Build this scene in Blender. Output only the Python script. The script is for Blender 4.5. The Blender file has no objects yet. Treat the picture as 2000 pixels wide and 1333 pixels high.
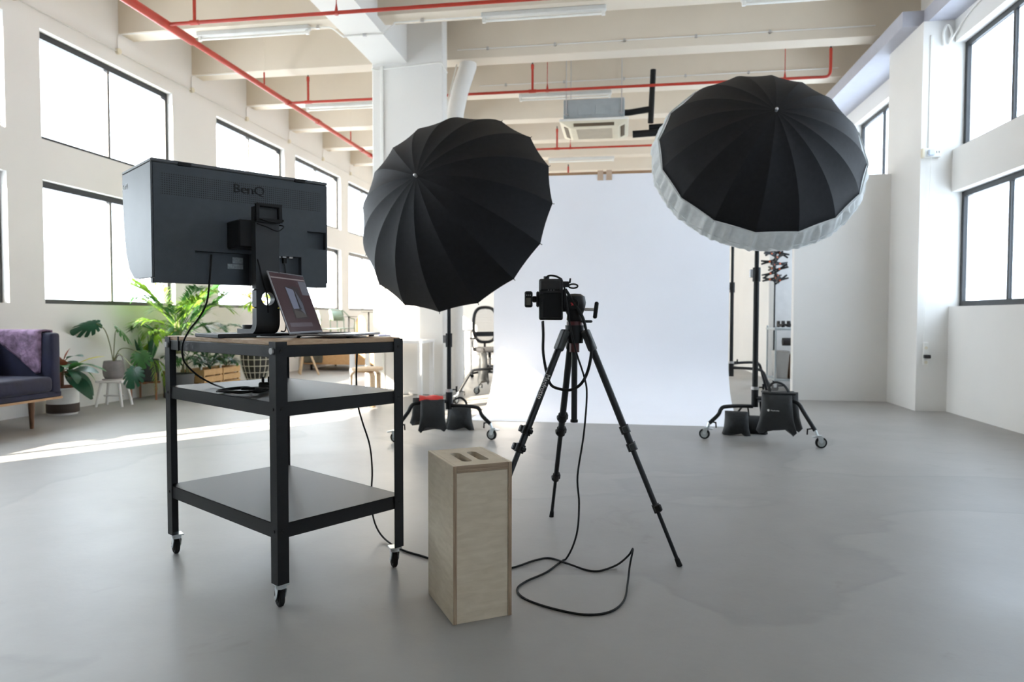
import bpy, bmesh, math, random
import numpy as np
from mathutils import Vector, Matrix
random.seed(7)
PI = math.pi
SC = bpy.context.scene
COL = SC.collection

# ------------------------------------------------------------------ camera
FPX = 1355.0                      # focal length in pixels of the 2000 px wide frame
YAW, PITCH, ROLL = 0.15596, 0.03589, 0.00178
CAMH = 1.05
_f = np.array([-math.sin(YAW)*math.cos(PITCH), math.cos(YAW)*math.cos(PITCH), -math.sin(PITCH)])
_r0 = np.array([math.cos(YAW), math.sin(YAW), 0.0])
_d0 = np.cross(_f, _r0)
_r = _r0*math.cos(ROLL) - _d0*math.sin(ROLL)
_d = _d0*math.cos(ROLL) + _r0*math.sin(ROLL)
CAMC = np.array([0.0, 0.0, CAMH])
def at(u, v, X=None, Y=None, Z=None):
    """room point seen at photo pixel (u, v) on the plane X=, Y= or Z="""
    d = _r*(u-1000)/FPX + _d*(v-666.5)/FPX + _f
    t = X/d[0] if X is not None else Y/d[1] if Y is not None else (Z-CAMH)/d[2]
    return Vector(CAMC + d*t)
cd = bpy.data.cameras.new('camera')
cam = bpy.data.objects.new('camera', cd); COL.objects.link(cam)
cd.sensor_width = 36.0; cd.lens = FPX/2000*36
cd.clip_start = 0.02; cd.clip_end = 300
mw = Matrix.Identity(4)
for i in range(3):
    mw[i][0], mw[i][1], mw[i][2] = _r[i], -_d[i], -_f[i]
mw[2][3] = CAMH
cam.matrix_world = mw
cd.dof.use_dof = True; cd.dof.focus_distance = 2.75; cd.dof.aperture_fstop = 3.2
SC.camera = cam

# ------------------------------------------------------------------ light
w = bpy.data.worlds.new('sky'); SC.world = w; w.use_nodes = True
bg = w.node_tree.nodes['Background']
bg.inputs[0].default_value = (0.87, 0.94, 1.0, 1); bg.inputs[1].default_value = 5.6
SUN_AZ, SUN_EL = math.radians(34.5), math.radians(21.6)
sl = bpy.data.lights.new('sun', 'SUN'); sl.energy = 30.0; sl.color = (1.0, 0.86, 0.68); sl.angle = 0.009
sun = bpy.data.objects.new('sun', sl); COL.objects.link(sun)
sdir = Vector((math.sin(SUN_AZ)*math.cos(SUN_EL), math.cos(SUN_AZ)*math.cos(SUN_EL), -math.sin(SUN_EL)))
sun.rotation_euler = sdir.to_track_quat('-Z', 'Y').to_euler(); sun.location = (-12, -10, 8)
vs = SC.view_settings
vs.view_transform = 'Standard'; vs.look = 'None'; vs.gamma = 1.0; vs.use_curve_mapping = False
vs.exposure = 0.95
SC.cycles.use_denoising = True
SC.cycles.max_bounces = 10; SC.cycles.diffuse_bounces = 6; SC.cycles.transparent_max_bounces = 16
SC.cycles.sample_clamp_indirect = 8.0; SC.cycles.caustics_reflective = False; SC.cycles.caustics_refractive = False

# ------------------------------------------------------------------ materials
MATS = {}
def mat(name, col, rough=0.5, metal=0.0, var=0.06, scale=8.0, bump=0.0, bscale=60.0, trans=0.0, emit=None, spec=0.5, back=None, stretch=None, alpha=None, coat=0.0):
    if name in MATS: return MATS[name]
    m = bpy.data.materials.new(name); m.use_nodes = True
    nt = m.node_tree; N = nt.nodes; L = nt.links
    b = N['Principled BSDF']; out = N['Material Output']
    b.inputs['Roughness'].default_value = rough; b.inputs['Metallic'].default_value = metal
    b.inputs['Specular IOR Level'].default_value = spec; b.inputs['Coat Weight'].default_value = coat
    tc = N.new('ShaderNodeTexCoord')
    src = tc.outputs['Object']
    if stretch:
        mp = N.new('ShaderNodeMapping'); mp.inputs['Scale'].default_value = stretch; L.new(src, mp.inputs[0]); src = mp.outputs[0]
    nz = N.new('ShaderNodeTexNoise'); nz.inputs['Scale'].default_value = scale; nz.inputs['Detail'].default_value = 5
    L.new(src, nz.inputs['Vector'])
    cr = N.new('ShaderNodeValToRGB')
    c = np.array(col[:3])
    cr.color_ramp.elements[0].position = 0.3; cr.color_ramp.elements[1].position = 0.7
    cr.color_ramp.elements[0].color = (*np.clip(c*(1-var), 0, 1), 1); cr.color_ramp.elements[1].color = (*np.clip(c*(1+var), 0, 1), 1)
    L.new(nz.outputs[0], cr.inputs[0])
    colout = cr.outputs[0]
    if back:
        g = N.new('ShaderNodeNewGeometry'); mx = N.new('ShaderNodeMix'); mx.data_type = 'RGBA'
        L.new(g.outputs['Backfacing'], mx.inputs[0]); L.new(colout, mx.inputs[6]); mx.inputs[7].default_value = (*back, 1); colout = mx.outputs[2]
    L.new(colout, b.inputs['Base Color'])
    if bump:
        n2 = N.new('ShaderNodeTexNoise'); n2.inputs['Scale'].default_value = bscale; n2.inputs['Detail'].default_value = 4
        L.new(src, n2.inputs['Vector'])
        bp = N.new('ShaderNodeBump'); bp.inputs['Strength'].default_value = bump; bp.inputs['Distance'].default_value = 0.01
        L.new(n2.outputs[0], bp.inputs['Height']); L.new(bp.outputs[0], b.inputs['Normal'])
    if emit:
        b.inputs['Emission Color'].default_value = (*emit[0], 1); b.inputs['Emission Strength'].default_value = emit[1]
    if trans:
        t = N.new('ShaderNodeBsdfTranslucent'); L.new(colout, t.inputs[0])
        ms = N.new('ShaderNodeMixShader'); ms.inputs[0].default_value = trans
        L.new(b.outputs[0], ms.inputs[1]); L.new(t.outputs[0], ms.inputs[2]); L.new(ms.outputs[0], out.inputs[0])
    MATS[name] = m
    m['out'] = 0
    return m

def glass_mat(name='window_glass', c0=(0.93, 0.96, 0.98), c1=(0.98, 0.99, 1)):
    m = bpy.data.materials.new(name); m.use_nodes = True
    nt = m.node_tree; N = nt.nodes; L = nt.links; N.clear()
    o = N.new('ShaderNodeOutputMaterial'); t = N.new('ShaderNodeBsdfTransparent'); g = N.new('ShaderNodeBsdfGlossy')
    tc = N.new('ShaderNodeTexCoord'); nz = N.new('ShaderNodeTexNoise'); nz.inputs['Scale'].default_value = 0.8
    cr = N.new('ShaderNodeValToRGB'); cr.color_ramp.elements[0].color = (*c0, 1); cr.color_ramp.elements[1].color = (*c1, 1)
    L.new(tc.outputs['Object'], nz.inputs['Vector']); L.new(nz.outputs[0], cr.inputs[0]); L.new(cr.outputs[0], t.inputs[0])
    g.inputs['Roughness'].default_value = 0.02
    ms = N.new('ShaderNodeMixShader'); ms.inputs[0].default_value = 0.06
    L.new(t.outputs[0], ms.inputs[1]); L.new(g.outputs[0], ms.inputs[2]); L.new(ms.outputs[0], o.inputs[0])
    return m

def floor_mat():
    m = bpy.data.materials.new('concrete_floor'); m.use_nodes = True
    nt = m.node_tree; N = nt.nodes; L = nt.links; b = N['Principled BSDF']
    tc = N.new('ShaderNodeTexCoord')
    def noise(s, d, dist=0.0, rough=0.55):
        n = N.new('ShaderNodeTexNoise'); n.inputs['Scale'].default_value = s; n.inputs['Detail'].default_value = d
        n.inputs['Distortion'].default_value = dist; n.inputs['Roughness'].default_value = rough
        L.new(tc.outputs['Object'], n.inputs['Vector']); return n.outputs[0]
    def ramp(src, pts):
        r = N.new('ShaderNodeValToRGB'); e = r.color_ramp.elements
        while len(e) < len(pts): e.new(0.5)
        for k, (p, c) in enumerate(pts): e[k].position = p; e[k].color = (*c, 1)
        L.new(src, r.inputs[0]); return r.outputs[0]
    def mul(a, c, f=1.0):
        x = N.new('ShaderNodeMix'); x.data_type = 'RGBA'; x.blend_type = 'MULTIPLY'; x.inputs[0].default_value = f
        L.new(a, x.inputs[6]); L.new(c, x.inputs[7]); return x.outputs[2]
    base = ramp(noise(0.55, 6, 0.6), [(0.3, (0.285, 0.276, 0.263)), (0.7, (0.352, 0.340, 0.325))])
    fine = ramp(noise(7, 6), [(0.3, (0.95, 0.95, 0.95)), (0.7, (1, 1, 1))])
    # old coating edges: thin darker and lighter contour lines of a broad noise field
    n1 = noise(0.21, 6.5, 0.5, 0.42)
    edge = ramp(n1, [(0.0, (1, 1, 1)), (0.497, (1.02, 1.02, 1.02)), (0.500, (0.88, 0.885, 0.89)), (0.506, (0.945, 0.945, 0.95)), (0.56, (0.98, 0.98, 0.98))])
    stains = ramp(noise(1.6, 7, 1.8, 0.65), [(0.0, (0.80, 0.79, 0.77)), (0.31, (0.92, 0.915, 0.905)), (0.37, (1, 1, 1))])
    c = mul(mul(mul(base, fine), edge), stains)
    L.new(c, b.inputs['Base Color'])
    rr = N.new('ShaderNodeMapRange'); rr.inputs[3].default_value = 0.34; rr.inputs[4].default_value = 0.5
    L.new(noise(1.3, 5, 0.8), rr.inputs[0]); L.new(rr.outputs[0], b.inputs['Roughness'])
    bp = N.new('ShaderNodeBump'); bp.inputs['Strength'].default_value = 0.06; bp.inputs['Distance'].default_value = 0.01
    L.new(noise(30, 4), bp.inputs['Height']); L.new(bp.outputs[0], b.inputs['Normal'])
    return m

def wood_mat(name, c0, c1, scale=(1, 1, 14), rough=0.55, ply=False):
    if name in MATS: return MATS[name]
    m = bpy.data.materials.new(name); m.use_nodes = True
    nt = m.node_tree; N = nt.nodes; L = nt.links; b = N['Principled BSDF']
    tc = N.new('ShaderNodeTexCoord'); mp = N.new('ShaderNodeMapping'); mp.inputs['Scale'].default_value = scale
    L.new(tc.outputs['Object'], mp.inputs[0])
    n = N.new('ShaderNodeTexNoise'); n.inputs['Scale'].default_value = 6; n.inputs['Detail'].default_value = 7; n.inputs['Distortion'].default_value = 0.5
    L.new(mp.outputs[0], n.inputs['Vector'])
    r = N.new('ShaderNodeValToRGB'); e = r.color_ramp.elements
    e[0].position = 0.32; e[1].position = 0.68; e[0].color = (*c0, 1); e[1].color = (*c1, 1)
    L.new(n.outputs[0], r.inputs[0]); L.new(r.outputs[0], b.inputs['Base Color'])
    b.inputs['Roughness'].default_value = rough
    MATS[name] = m; return m

def dotted_mat(name, col, hole):
    """dark plastic with a perforated ventilation band (rows of tiny holes) near the top edge"""
    m = mat(name, col, 0.55, var=0.08, scale=30, bump=0.15, bscale=500)
    nt = m.node_tree; N = nt.nodes; L = nt.links; b = N['Principled BSDF']
    tc = N.new('ShaderNodeTexCoord'); sp = N.new('ShaderNodeSeparateXYZ'); L.new(tc.outputs['Object'], sp.inputs[0])
    def M(op, a, c=None, d=None):
        x = N.new('ShaderNodeMath'); x.operation = op
        for i, s in enumerate((a, c, d)):
            if s is None: continue
            if isinstance(s, (int, float)): x.inputs[i].default_value = s
            else: L.new(s, x.inputs[i])
        return x.outputs[0]
    fx = M('SUBTRACT', M('FRACT', M('DIVIDE', sp.outputs[0], 0.0085)), 0.5)
    fz = M('SUBTRACT', M('FRACT', M('DIVIDE', sp.outputs[2], 0.0085)), 0.5)
    d = M('SQRT', M('ADD', M('MULTIPLY', fx, fx), M('MULTIPLY', fz, fz)))
    dot = M('LESS_THAN', d, 0.27)
    band = M('MULTIPLY', M('GREATER_THAN', sp.outputs[2], hole[0]), M('LESS_THAN', sp.outputs[2], hole[1]))
    side = M('MULTIPLY', M('GREATER_THAN', sp.outputs[0], hole[2]), M('LESS_THAN', sp.outputs[0], hole[3]))
    msk = M('MULTIPLY', M('MULTIPLY', dot, band), side)
    mx = N.new('ShaderNodeMix'); mx.data_type = 'RGBA'
    L.new(msk, mx.inputs[0]); L.new(b.inputs['Base Color'].links[0].from_socket, mx.inputs[6]); mx.inputs[7].default_value = (0.003, 0.003, 0.004, 1)
    L.new(mx.outputs[2], b.inputs['Base Color'])
    return m

# ------------------------------------------------------------------ mesh helpers
class MB:
    def __init__(s): s.v = []; s.f = []
    def add(s, vs, fs):
        o = len(s.v); s.v += [tuple(p) for p in vs]; s.f += [tuple(i+o for i in f) for f in fs]; return s
    def box(s, a, b):
        (x0, y0, z0), (x1, y1, z1) = a, b
        return s.add([(x0,y0,z0),(x1,y0,z0),(x1,y1,z0),(x0,y1,z0),(x0,y0,z1),(x1,y0,z1),(x1,y1,z1),(x0,y1,z1)],
                     [(0,3,2,1),(4,5,6,7),(0,1,5,4),(1,2,6,5),(2,3,7,6),(3,0,4,7)])
    def cbox(s, c, d, rz=0.0, M=None):
        o = MB().box((-d[0]/2,-d[1]/2,-d[2]/2), (d[0]/2,d[1]/2,d[2]/2))
        T = (Matrix.Translation(c) @ Matrix.Rotation(rz, 4, 'Z')) if M is None else (Matrix.Translation(c) @ M)
        return s.add([T @ Vector(p) for p in o.v], o.f)
    def cyl(s, p0, p1, r0, r1=None, n=14, cap=True):
        r1 = r0 if r1 is None else r1
        p0, p1 = Vector(p0), Vector(p1); d = (p1-p0).normalized()
        e = d.orthogonal().normalized(); g = d.cross(e)
        vs = [p0+(e*math.cos(2*PI*i/n)+g*math.sin(2*PI*i/n))*r0 for i in range(n)] + [p1+(e*math.cos(2*PI*i/n)+g*math.sin(2*PI*i/n))*r1 for i in range(n)]
        fs = [(i, (i+1)%n, n+(i+1)%n, n+i) for i in range(n)]
        if cap: fs += [tuple(range(n-1, -1, -1)), tuple(range(n, 2*n))]
        return s.add(vs, fs)
    def tube(s, pts, r, n=8, closed=False, rz=None):
        pts = [Vector(p) for p in pts]; m = len(pts)
        rs = r if isinstance(r, (list, tuple)) else [r]*m
        prev = None; vs = []
        for i, p in enumerate(pts):
            a = pts[(i-1)%m] if (i > 0 or closed) else p; b = pts[(i+1)%m] if (i < m-1 or closed) else p
            d = (b-a)
            d = d.normalized() if d.length > 1e-9 else Vector((0,0,1))
            if prev is None: e = d.orthogonal().normalized()
            else:
                e = prev - d*prev.dot(d); e = e.normalized() if e.length > 1e-6 else d.orthogonal().normalized()
            prev = e; g = d.cross(e)
            if rz: vs += [p + (e*math.cos(2*PI*k/n)*rz + g*math.sin(2*PI*k/n))*rs[i] for k in range(n)]
            else: vs += [p + (e*math.cos(2*PI*k/n) + g*math.sin(2*PI*k/n))*rs[i] for k in range(n)]
        fs = []
        for i in range(m if closed else m-1):
            j = (i+1) % m
            fs += [(i*n+k, i*n+(k+1)%n, j*n+(k+1)%n, j*n+k) for k in range(n)]
        if not closed: fs += [tuple(range(n-1,-1,-1)), tuple((m-1)*n+k for k in range(n))]
        return s.add(vs, fs)
    def lathe(s, prof, n=24, c=(0,0,0), cap=True):
        vs = []
        for r, z in prof: vs += [(c[0]+r*math.cos(2*PI*k/n), c[1]+r*math.sin(2*PI*k/n), c[2]+z) for k in range(n)]
        fs = []
        for i in range(len(prof)-1):
            fs += [(i*n+k, i*n+(k+1)%n, (i+1)*n+(k+1)%n, (i+1)*n+k) for k in range(n)]
        if cap:
            fs += [tuple(range(n-1,-1,-1)), tuple((len(prof)-1)*n+k for k in range(n))]
        return s.add(vs, fs)
    def prism(s, poly, a, b, axis='z'):
        """poly: list of 2D points, extruded from a to b along axis"""
        def P(p, h): return (p[0], p[1], h) if axis == 'z' else (p[0], h, p[1]) if axis == 'y' else (h, p[0], p[1])
        n = len(poly)
        return s.add([P(p, a) for p in poly]+[P(p, b) for p in poly],
                     [tuple(range(n-1,-1,-1)), tuple(range(n, 2*n))]+[(i,(i+1)%n,n+(i+1)%n,n+i) for i in range(n)])
    def grid(s, rows):
        """rows of equally many points -> quad sheet"""
        m = len(rows[0]); vs = [p for r in rows for p in r]
        fs = [(i*m+k, i*m+k+1, (i+1)*m+k+1, (i+1)*m+k) for i in range(len(rows)-1) for k in range(m-1)]
        return s.add(vs, fs)
    def sphere(s, c, r, n=12, m=8, sc=(1,1,1)):
        vs = []; fs = []
        for i in range(m+1):
            t = PI*i/m
            vs += [(c[0]+r*sc[0]*math.sin(t)*math.cos(2*PI*k/n), c[1]+r*sc[1]*math.sin(t)*math.sin(2*PI*k/n), c[2]+r*sc[2]*math.cos(t)) for k in range(n)]
        for i in range(m): fs += [(i*n+k, (i+1)*n+k, (i+1)*n+(k+1)%n, i*n+(k+1)%n) for k in range(n)]
        return s.add(vs, fs)
    def xf(s, T): s.v = [tuple(T @ Vector(p)) for p in s.v]; return s
    def mesh(s, name, bevel=0.0, smooth=None, seg=1, weld=True):
        me = bpy.data.meshes.new(name); me.from_pydata(s.v, [], s.f)
        bm = bmesh.new(); bm.from_mesh(me)
        if weld: bmesh.ops.remove_doubles(bm, verts=bm.verts, dist=1e-5)
        if bevel:
            ed = [e for e in bm.edges if len(e.link_faces) == 2 and e.calc_face_angle(0) > 0.6]
            bmesh.ops.bevel(bm, geom=ed, offset=bevel, segments=seg, affect='EDGES', profile=0.5, clamp_overlap=True)
        bmesh.ops.recalc_face_normals(bm, faces=bm.faces)
        bm.to_mesh(me); bm.free()
        if smooth is not None:
            me.shade_smooth(); me.set_sharp_from_angle(angle=math.radians(smooth))
        return me
    def build(s, name, m, parent=None, bevel=0.0, smooth=None, seg=1, label=None, weld=True):
        me = s.mesh(name, bevel, smooth, seg, weld); me.materials.append(m)
        o = bpy.data.objects.new(name, me); COL.objects.link(o)
        if parent: o.parent = parent
        if label: o['label'] = label
        return o
def inst(me_obj, name, parent, loc=(0,0,0), rot=(0,0,0), scale=None):
    o = bpy.data.objects.new(name, me_obj.data); COL.objects.link(o); o.parent = parent
    o.location = loc; o.rotation_euler = rot
    if scale: o.scale = scale
    return o
def tag(o, label, cat, group=None, kind=None):
    o['label'] = label
    if cat: o['category'] = cat
    if group: o['group'] = group
    if kind: o['kind'] = kind
    return o
def thing(name, label, cat, loc=(0,0,0), rz=0.0, group=None, kind=None):
    o = bpy.data.objects.new(name, None); COL.objects.link(o)
    o.empty_display_size = 0.1; o.location = loc; o.rotation_euler = (0, 0, rz)
    return tag(o, label, cat, group, kind)
def one(name, mb, m, label, cat, group=None, kind=None, **k):
    return tag(mb.build(name, m, **k), label, cat, group, kind)
def text_mesh(name, s, size, m, parent, M, depth=0.0006):
    cu = bpy.data.curves.new(name, 'FONT'); cu.body = s; cu.size = size; cu.extrude = depth; cu.align_x = 'CENTER'; cu.align_y = 'CENTER'
    cu.resolution_u = 3
    t = bpy.data.objects.new(name+'_src', cu); COL.objects.link(t)
    dg = bpy.context.evaluated_depsgraph_get(); me = bpy.data.meshes.new_from_object(t.evaluated_get(dg))
    bpy.data.objects.remove(t)
    me.materials.clear(); me.materials.append(m)
    o = bpy.data.objects.new(name, me); COL.objects.link(o); o.parent = parent; o.matrix_local = M
    return o
def smooth_path(pts, n=6):
    """Catmull-Rom through the points"""
    P = [Vector(p) for p in pts]; out = []
    for i in range(len(P)-1):
        a, b, c, d = P[max(i-1,0)], P[i], P[i+1], P[min(i+2,len(P)-1)]
        for k in range(n):
            t = k/n
            out.append(0.5*((2*b)+(c-a)*t+(2*a-5*b+4*c-d)*t*t+(3*b-a-3*c+d)*t**3))
    out.append(P[-1]); return out

WHITE = mat('white_wall_paint', (0.77, 0.752, 0.724), 0.75, var=0.02, scale=1.5, bump=0.05, bscale=25)
CREAM = mat('cream_ceiling_paint', (0.69, 0.615, 0.515), 0.8, var=0.03, scale=1.5, bump=0.05, bscale=25)
LGREY = mat('pale_grey_paint', (0.47, 0.475, 0.54), 0.6, var=0.03)
BLKMET = mat('black_powder_coat', (0.0105, 0.0115, 0.0135), 0.45, var=0.15, scale=40, bump=0.12, bscale=700, spec=.28)
BLKPLA = mat('black_plastic', (0.008, 0.008, 0.009), 0.45, var=0.1, spec=.3)
BLKRUB = mat('black_rubber', (0.008, 0.008, 0.008), 0.7, var=0.1, spec=.3)
FRAME = mat('dark_window_aluminium', (0.020, 0.021, 0.023), 0.4, metal=0.2, var=0.1)
FRAMEG = mat('grey_window_seal', (0.16, 0.155, 0.15), 0.5, var=0.1)
GLASS = glass_mat()
TINTED = glass_mat('tinted_window_glass', (0.76, 0.80, 0.84), (0.82, 0.86, 0.90))
RED = mat('red_pipe_paint', (0.43, 0.034, 0.016), 0.45, var=0.12, scale=5)
CHROME = mat('zinc_plated_steel', (0.62, 0.66, 0.68), 0.28, metal=0.9, var=0.08)
STEEL = mat('brushed_steel', (0.55, 0.55, 0.56), 0.35, metal=0.9, var=0.06)
GALV = mat('galvanised_sheet', (0.36, 0.40, 0.42), 0.5, metal=0.35, var=0.08, scale=6)
WPLAST = mat('white_plastic', (0.78, 0.77, 0.73), 0.45, var=0.03)
IVORY = mat('ivory_plastic', (0.72, 0.66, 0.52), 0.5, var=0.04)
BROWNK = mat('brown_kraft_card', (0.36, 0.22, 0.13), 0.85, var=0.1, scale=12)
CARD = mat('cardboard', (0.48, 0.31, 0.17), 0.85, var=0.08, scale=12)
PLY = wood_mat('birch_plywood', (0.62, 0.525, 0.395), (0.71, 0.615, 0.48), (2.2, 2.2, 9))
PLYEDGE = wood_mat('plywood_edge', (0.25, 0.16, 0.10), (0.46, 0.35, 0.24), (60, 60, 1.2))
PLYEDGEH = wood_mat('plywood_edge_layers', (0.20, 0.125, 0.08), (0.50, 0.38, 0.26), (1.0, 1.0, 130))
OAK = wood_mat('oak_top', (0.40, 0.25, 0.145), (0.60, 0.43, 0.28), (4, 4, 60))
PINE = wood_mat('pine_slat', (0.56, 0.33, 0.13), (0.68, 0.43, 0.20), (3, 3, 20))
BIRCH = wood_mat('bent_birch', (0.64, 0.45, 0.27), (0.76, 0.57, 0.38), (4, 4, 10))
WALNUT = wood_mat('walnut_leg', (0.10, 0.045, 0.022), (0.19, 0.09, 0.045), (8, 8, 2))
TEAK = wood_mat('teak_stand', (0.26, 0.095, 0.045), (0.37, 0.16, 0.08), (8, 8, 2))
LEAF = mat('green_leaf', (0.055, 0.17, 0.045), 0.4, var=0.35, scale=6, trans=0.35)
LEAFD = mat('dark_green_leaf', (0.022, 0.085, 0.045), 0.35, var=0.3, scale=6, trans=0.25)
LEAFB = mat('bright_green_leaf', (0.27, 0.45, 0.05), 0.45, var=0.35, scale=4, trans=0.5)
LEAFY = mat('yellow_leaf', (0.62, 0.55, 0.06), 0.45, var=0.25, scale=9, trans=0.5)
LEAFR = mat('russet_leaf', (0.25, 0.07, 0.035), 0.5, var=0.3, scale=6, trans=0.3)
STEM = mat('plant_stem', (0.16, 0.17, 0.07), 0.6, var=0.2)
BARK = mat('woody_stem', (0.16, 0.10, 0.06), 0.8, var=0.25, scale=20)
SOIL = mat('potting_soil', (0.045, 0.028, 0.018), 0.95, var=0.4, scale=60, bump=0.6, bscale=60)
# ------------------------------------------------------------------ room shell
XL, XR = -6.10, 3.57
Y0, Y1 = -7.0, 18.5
ZB, ZC = 4.50, 5.05            # underside of the cross beams, ceiling slab
def shell(name, mb, m, label, **k):
    o = mb.build(name, m, **k); tag(o, label, None, kind='structure'); return o
shell('floor', MB().box((-6.4, Y0-.2, -0.1), (4.0, Y1+.2, 0.0)), floor_mat(), 'grey polished concrete floor with old stains')
shell('ceiling', MB().box((-6.4, Y0-.2, ZC), (4.0, Y1+.2, ZC+.15)), CREAM, 'cream painted concrete ceiling between the beams')

def wall_y(mb, x0, x1, holes, z1=ZC):
    ys = sorted({Y0, Y1, *[h[0] for h in holes], *[h[1] for h in holes]})
    for a, b in zip(ys, ys[1:]):
        zs = sorted([(h[2], h[3]) for h in holes if h[0] <= a+1e-6 and h[1] >= b-1e-6])
        z = 0.0
        for p, q in zs: mb.box((x0, a, z), (x1, b, p)); z = q
        mb.box((x0, a, z), (x1, b, z1))
    return mb
LW = [(1.46, 2.76), (3.58, 6.14), (6.58, 8.78), (9.83, 11.98), (12.42, 14.56), (15.0, 17.15)]
LZ = [(1.175, 2.50), (2.93, 4.09)]
RW = [(-3.6, -1.2), (4.3, 5.5), (5.95, 8.33), (9.35, 11.65), (12.1, 14.4), (14.9, 17.2)]  # first opening is added behind the camera to brighten the foreground
RZ = [(1.165, 2.42), (2.88, 4.04)]
shell('wall_left', wall_y(MB(), XL-.2, XL, [(a, b, *z) for a, b in LW[1:] for z in LZ] + [(*LW[0], 1.07, 2.50), (*LW[0], *LZ[1])] + [(.30, 1.36, *LZ[1])]), WHITE, 'white wall with two rows of wide windows behind the sofa')
shell('wall_right', wall_y(MB(), XR, XR+.22, [(a, b, *z) for a, b in RW for z in RZ]), WHITE, 'white wall with black framed windows beside the pilaster')
shell('wall_back', MB().box((-6.3, Y1, 0), (3.9, Y1+.2, ZC)), WHITE, 'far white wall at the end of the studio')
shell('wall_front', MB().box((-6.3, Y0-.2, 0), (3.9, Y0, ZC)), WHITE, 'white wall behind the photographer')

nwin = [0]
def window(x, y0, y1, z0, z1, label, cham=0.05, top=0.07, mull=0.5, d=.03):
    """aluminium window in the plane X = x, two panes"""
    nwin[0] += 1
    t = thing('window_%d' % nwin[0], label, None, (x, (y0+y1)/2, z0), kind='structure')
    h = z1-z0; w2 = (y1-y0)/2; e = 0.002; lo = .05 if x < 0 else top
    y_ = y0+(y1-y0)*mull-(y0+y1)/2
    MB().box((-d, -w2+e, h-top), (d, w2-e, h-e)).box((-d, -w2+e, e), (d, w2-e, lo)).box((-d, -w2+e, lo), (d, -w2+cham, h-top)).box((-d, w2-cham, lo), (d, w2-e, h-top)).build('frame', FRAME, t)
    MB().box((-d*.8, y_-.02, lo), (d*.8, y_+.02, h-top)).build('mullion', FRAMEG if x < 0 else FRAME, t)
    for a, b in ((-w2+cham, y_-.02), (y_+.02, w2-cham)):
        MB().box((-.003, a, lo), (.003, b, h-top)).build('pane', GLASS if x < 0 else TINTED, t)
    return t
ordn = ['first', 'second', 'third', 'fourth', 'fifth', 'sixth', 'seventh', 'eighth']
lwl = ['at the left edge of the photo, beside the sofa', 'on the left wall above the sofa end and monstera', 'on the left wall right behind the monitor top', 'on the left wall between the monitor and the column', 'last on the left wall beside the white column', 'far on the left wall hidden by the column']
LUP = (.30, 1.36, *LZ[1])
window(XL-.11, *LUP, 'upper window on the left wall outside the photo, nearest the camera')
for i, (a, b) in enumerate(LW):
    for k, z in enumerate(LZ):
        if i == 0 and k == 0: z = (1.07, 2.50)
        window(XL-.11, a, b, *z, '%s window with thin dark frame %s' % (('lower', 'upper')[k], lwl[i]))
for i, (a, b) in enumerate(RW):
    for k, z in enumerate(RZ):
        window(XR+.13, a, b, *z, '%s black framed window on the right wall, %s' % (('lower', 'upper')[k], ['added unseen behind the camera for fill light', 'just outside the photo', 'in front of the pilaster', 'behind the pilaster and partition', 'above the storage room', 'at the far end'][i]), cham=.055, top=.06, mull=.6, d=.02)
# beams, column, pilaster, ledge
bm_ = MB().box((XL, 0, 0), (XR, .27, ZC-ZB-.001)).mesh('ceiling_beam'); bm_.materials.append(CREAM)
for k in range(-10, 8):
    o = bpy.data.objects.new('ceiling_beam', bm_); COL.objects.link(o); o.location = (0, 7.76+1.47*k, ZB)
    tag(o, 'cream concrete cross beam under the ceiling', None, 'ceiling cross beams', 'structure')
shell('main_beam', MB().box((-3.25, Y0, 4.36), (-2.79, Y1, ZC-.002)), WHITE, 'deep lengthwise beam resting on the white column')
shell('column', MB().box((-3.27, 8.87, 0), (-2.31, 9.10, ZC-.004)), WHITE, 'broad white column behind the left umbrella', bevel=.012)
shell('pilaster', MB().box((3.25, 8.322, 0), (XR+.004, 9.30, 4.284)), WHITE, 'white pilaster projecting from the right wall')
shell('partition_wall', MB().box((2.14, 9.17, 0), (3.26, 9.29, 2.80)), WHITE, 'low white partition wall joining the pilaster')
shell('storage_wall', MB().box((2.42, 12.05, 0), (2.54, Y1, 2.85)), WHITE, 'white storage room wall behind the backdrop')
shell('trim_1', MB().box((3.08, 8.45, 4.285), (XR+.05, Y1, 4.455)).box((3.30, Y0, 4.285), (XR+.05, 8.449, 4.455)), LGREY, 'pale grey ledge stepping around the pilaster under the ceiling')

shell('storage_panel', MB().box((2.37, 11.35, 0), (XR-.002, 11.45, 2.85)), mat('grey_panel', (.55, .55, .55), .8, var=.05), 'grey panel closing the storage corner')
# ------------------------------------------------------------------ sprinkler pipes
PZ = 4.15
PX = at(325, 48, Z=PZ).x
PYS = [at(325, 48, Z=PZ).y, at(560.6, 200.8, Z=PZ).y + .02, at(1046.6, 292, Z=PZ).y]
m = thing('sprinkler_main_pipe', 'thick red sprinkler pipe running along the left side of the ceiling', 'pipe', (PX, 2.0, PZ))
MB().cyl((0, 0, 0), (0, PYS[0]-2+.45, 0), .048).build('pipe_section', RED, m, smooth=40)
MB().cyl((0, PYS[0]-2+.44, 0), (0, 13.2-2, 0), .035).build('pipe_section', RED, m, smooth=40)
for yy in (5.62, 5.74, 5.86): MB().cyl((0, yy-2, 0), (0, yy-2+.05, 0), .058).build('coupling', RED, m, smooth=40)
for yy in (8.9, 11.95):
    MB().cyl((0, yy-2, .03), (0, yy-2, .20), .011, n=8).build('hanger_sleeve', RED, m); MB().cyl((0, yy-2, .20), (0, yy-2, ZC-PZ), .004, n=8).build('hanger_rod', CREAM, m)
for yy in PYS[1:] + [10.6, 12.5]: MB().cyl((0, yy-2-.05, 0), (0, yy-2+.05, 0), .043).build('coupling', RED, m, smooth=40)
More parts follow.
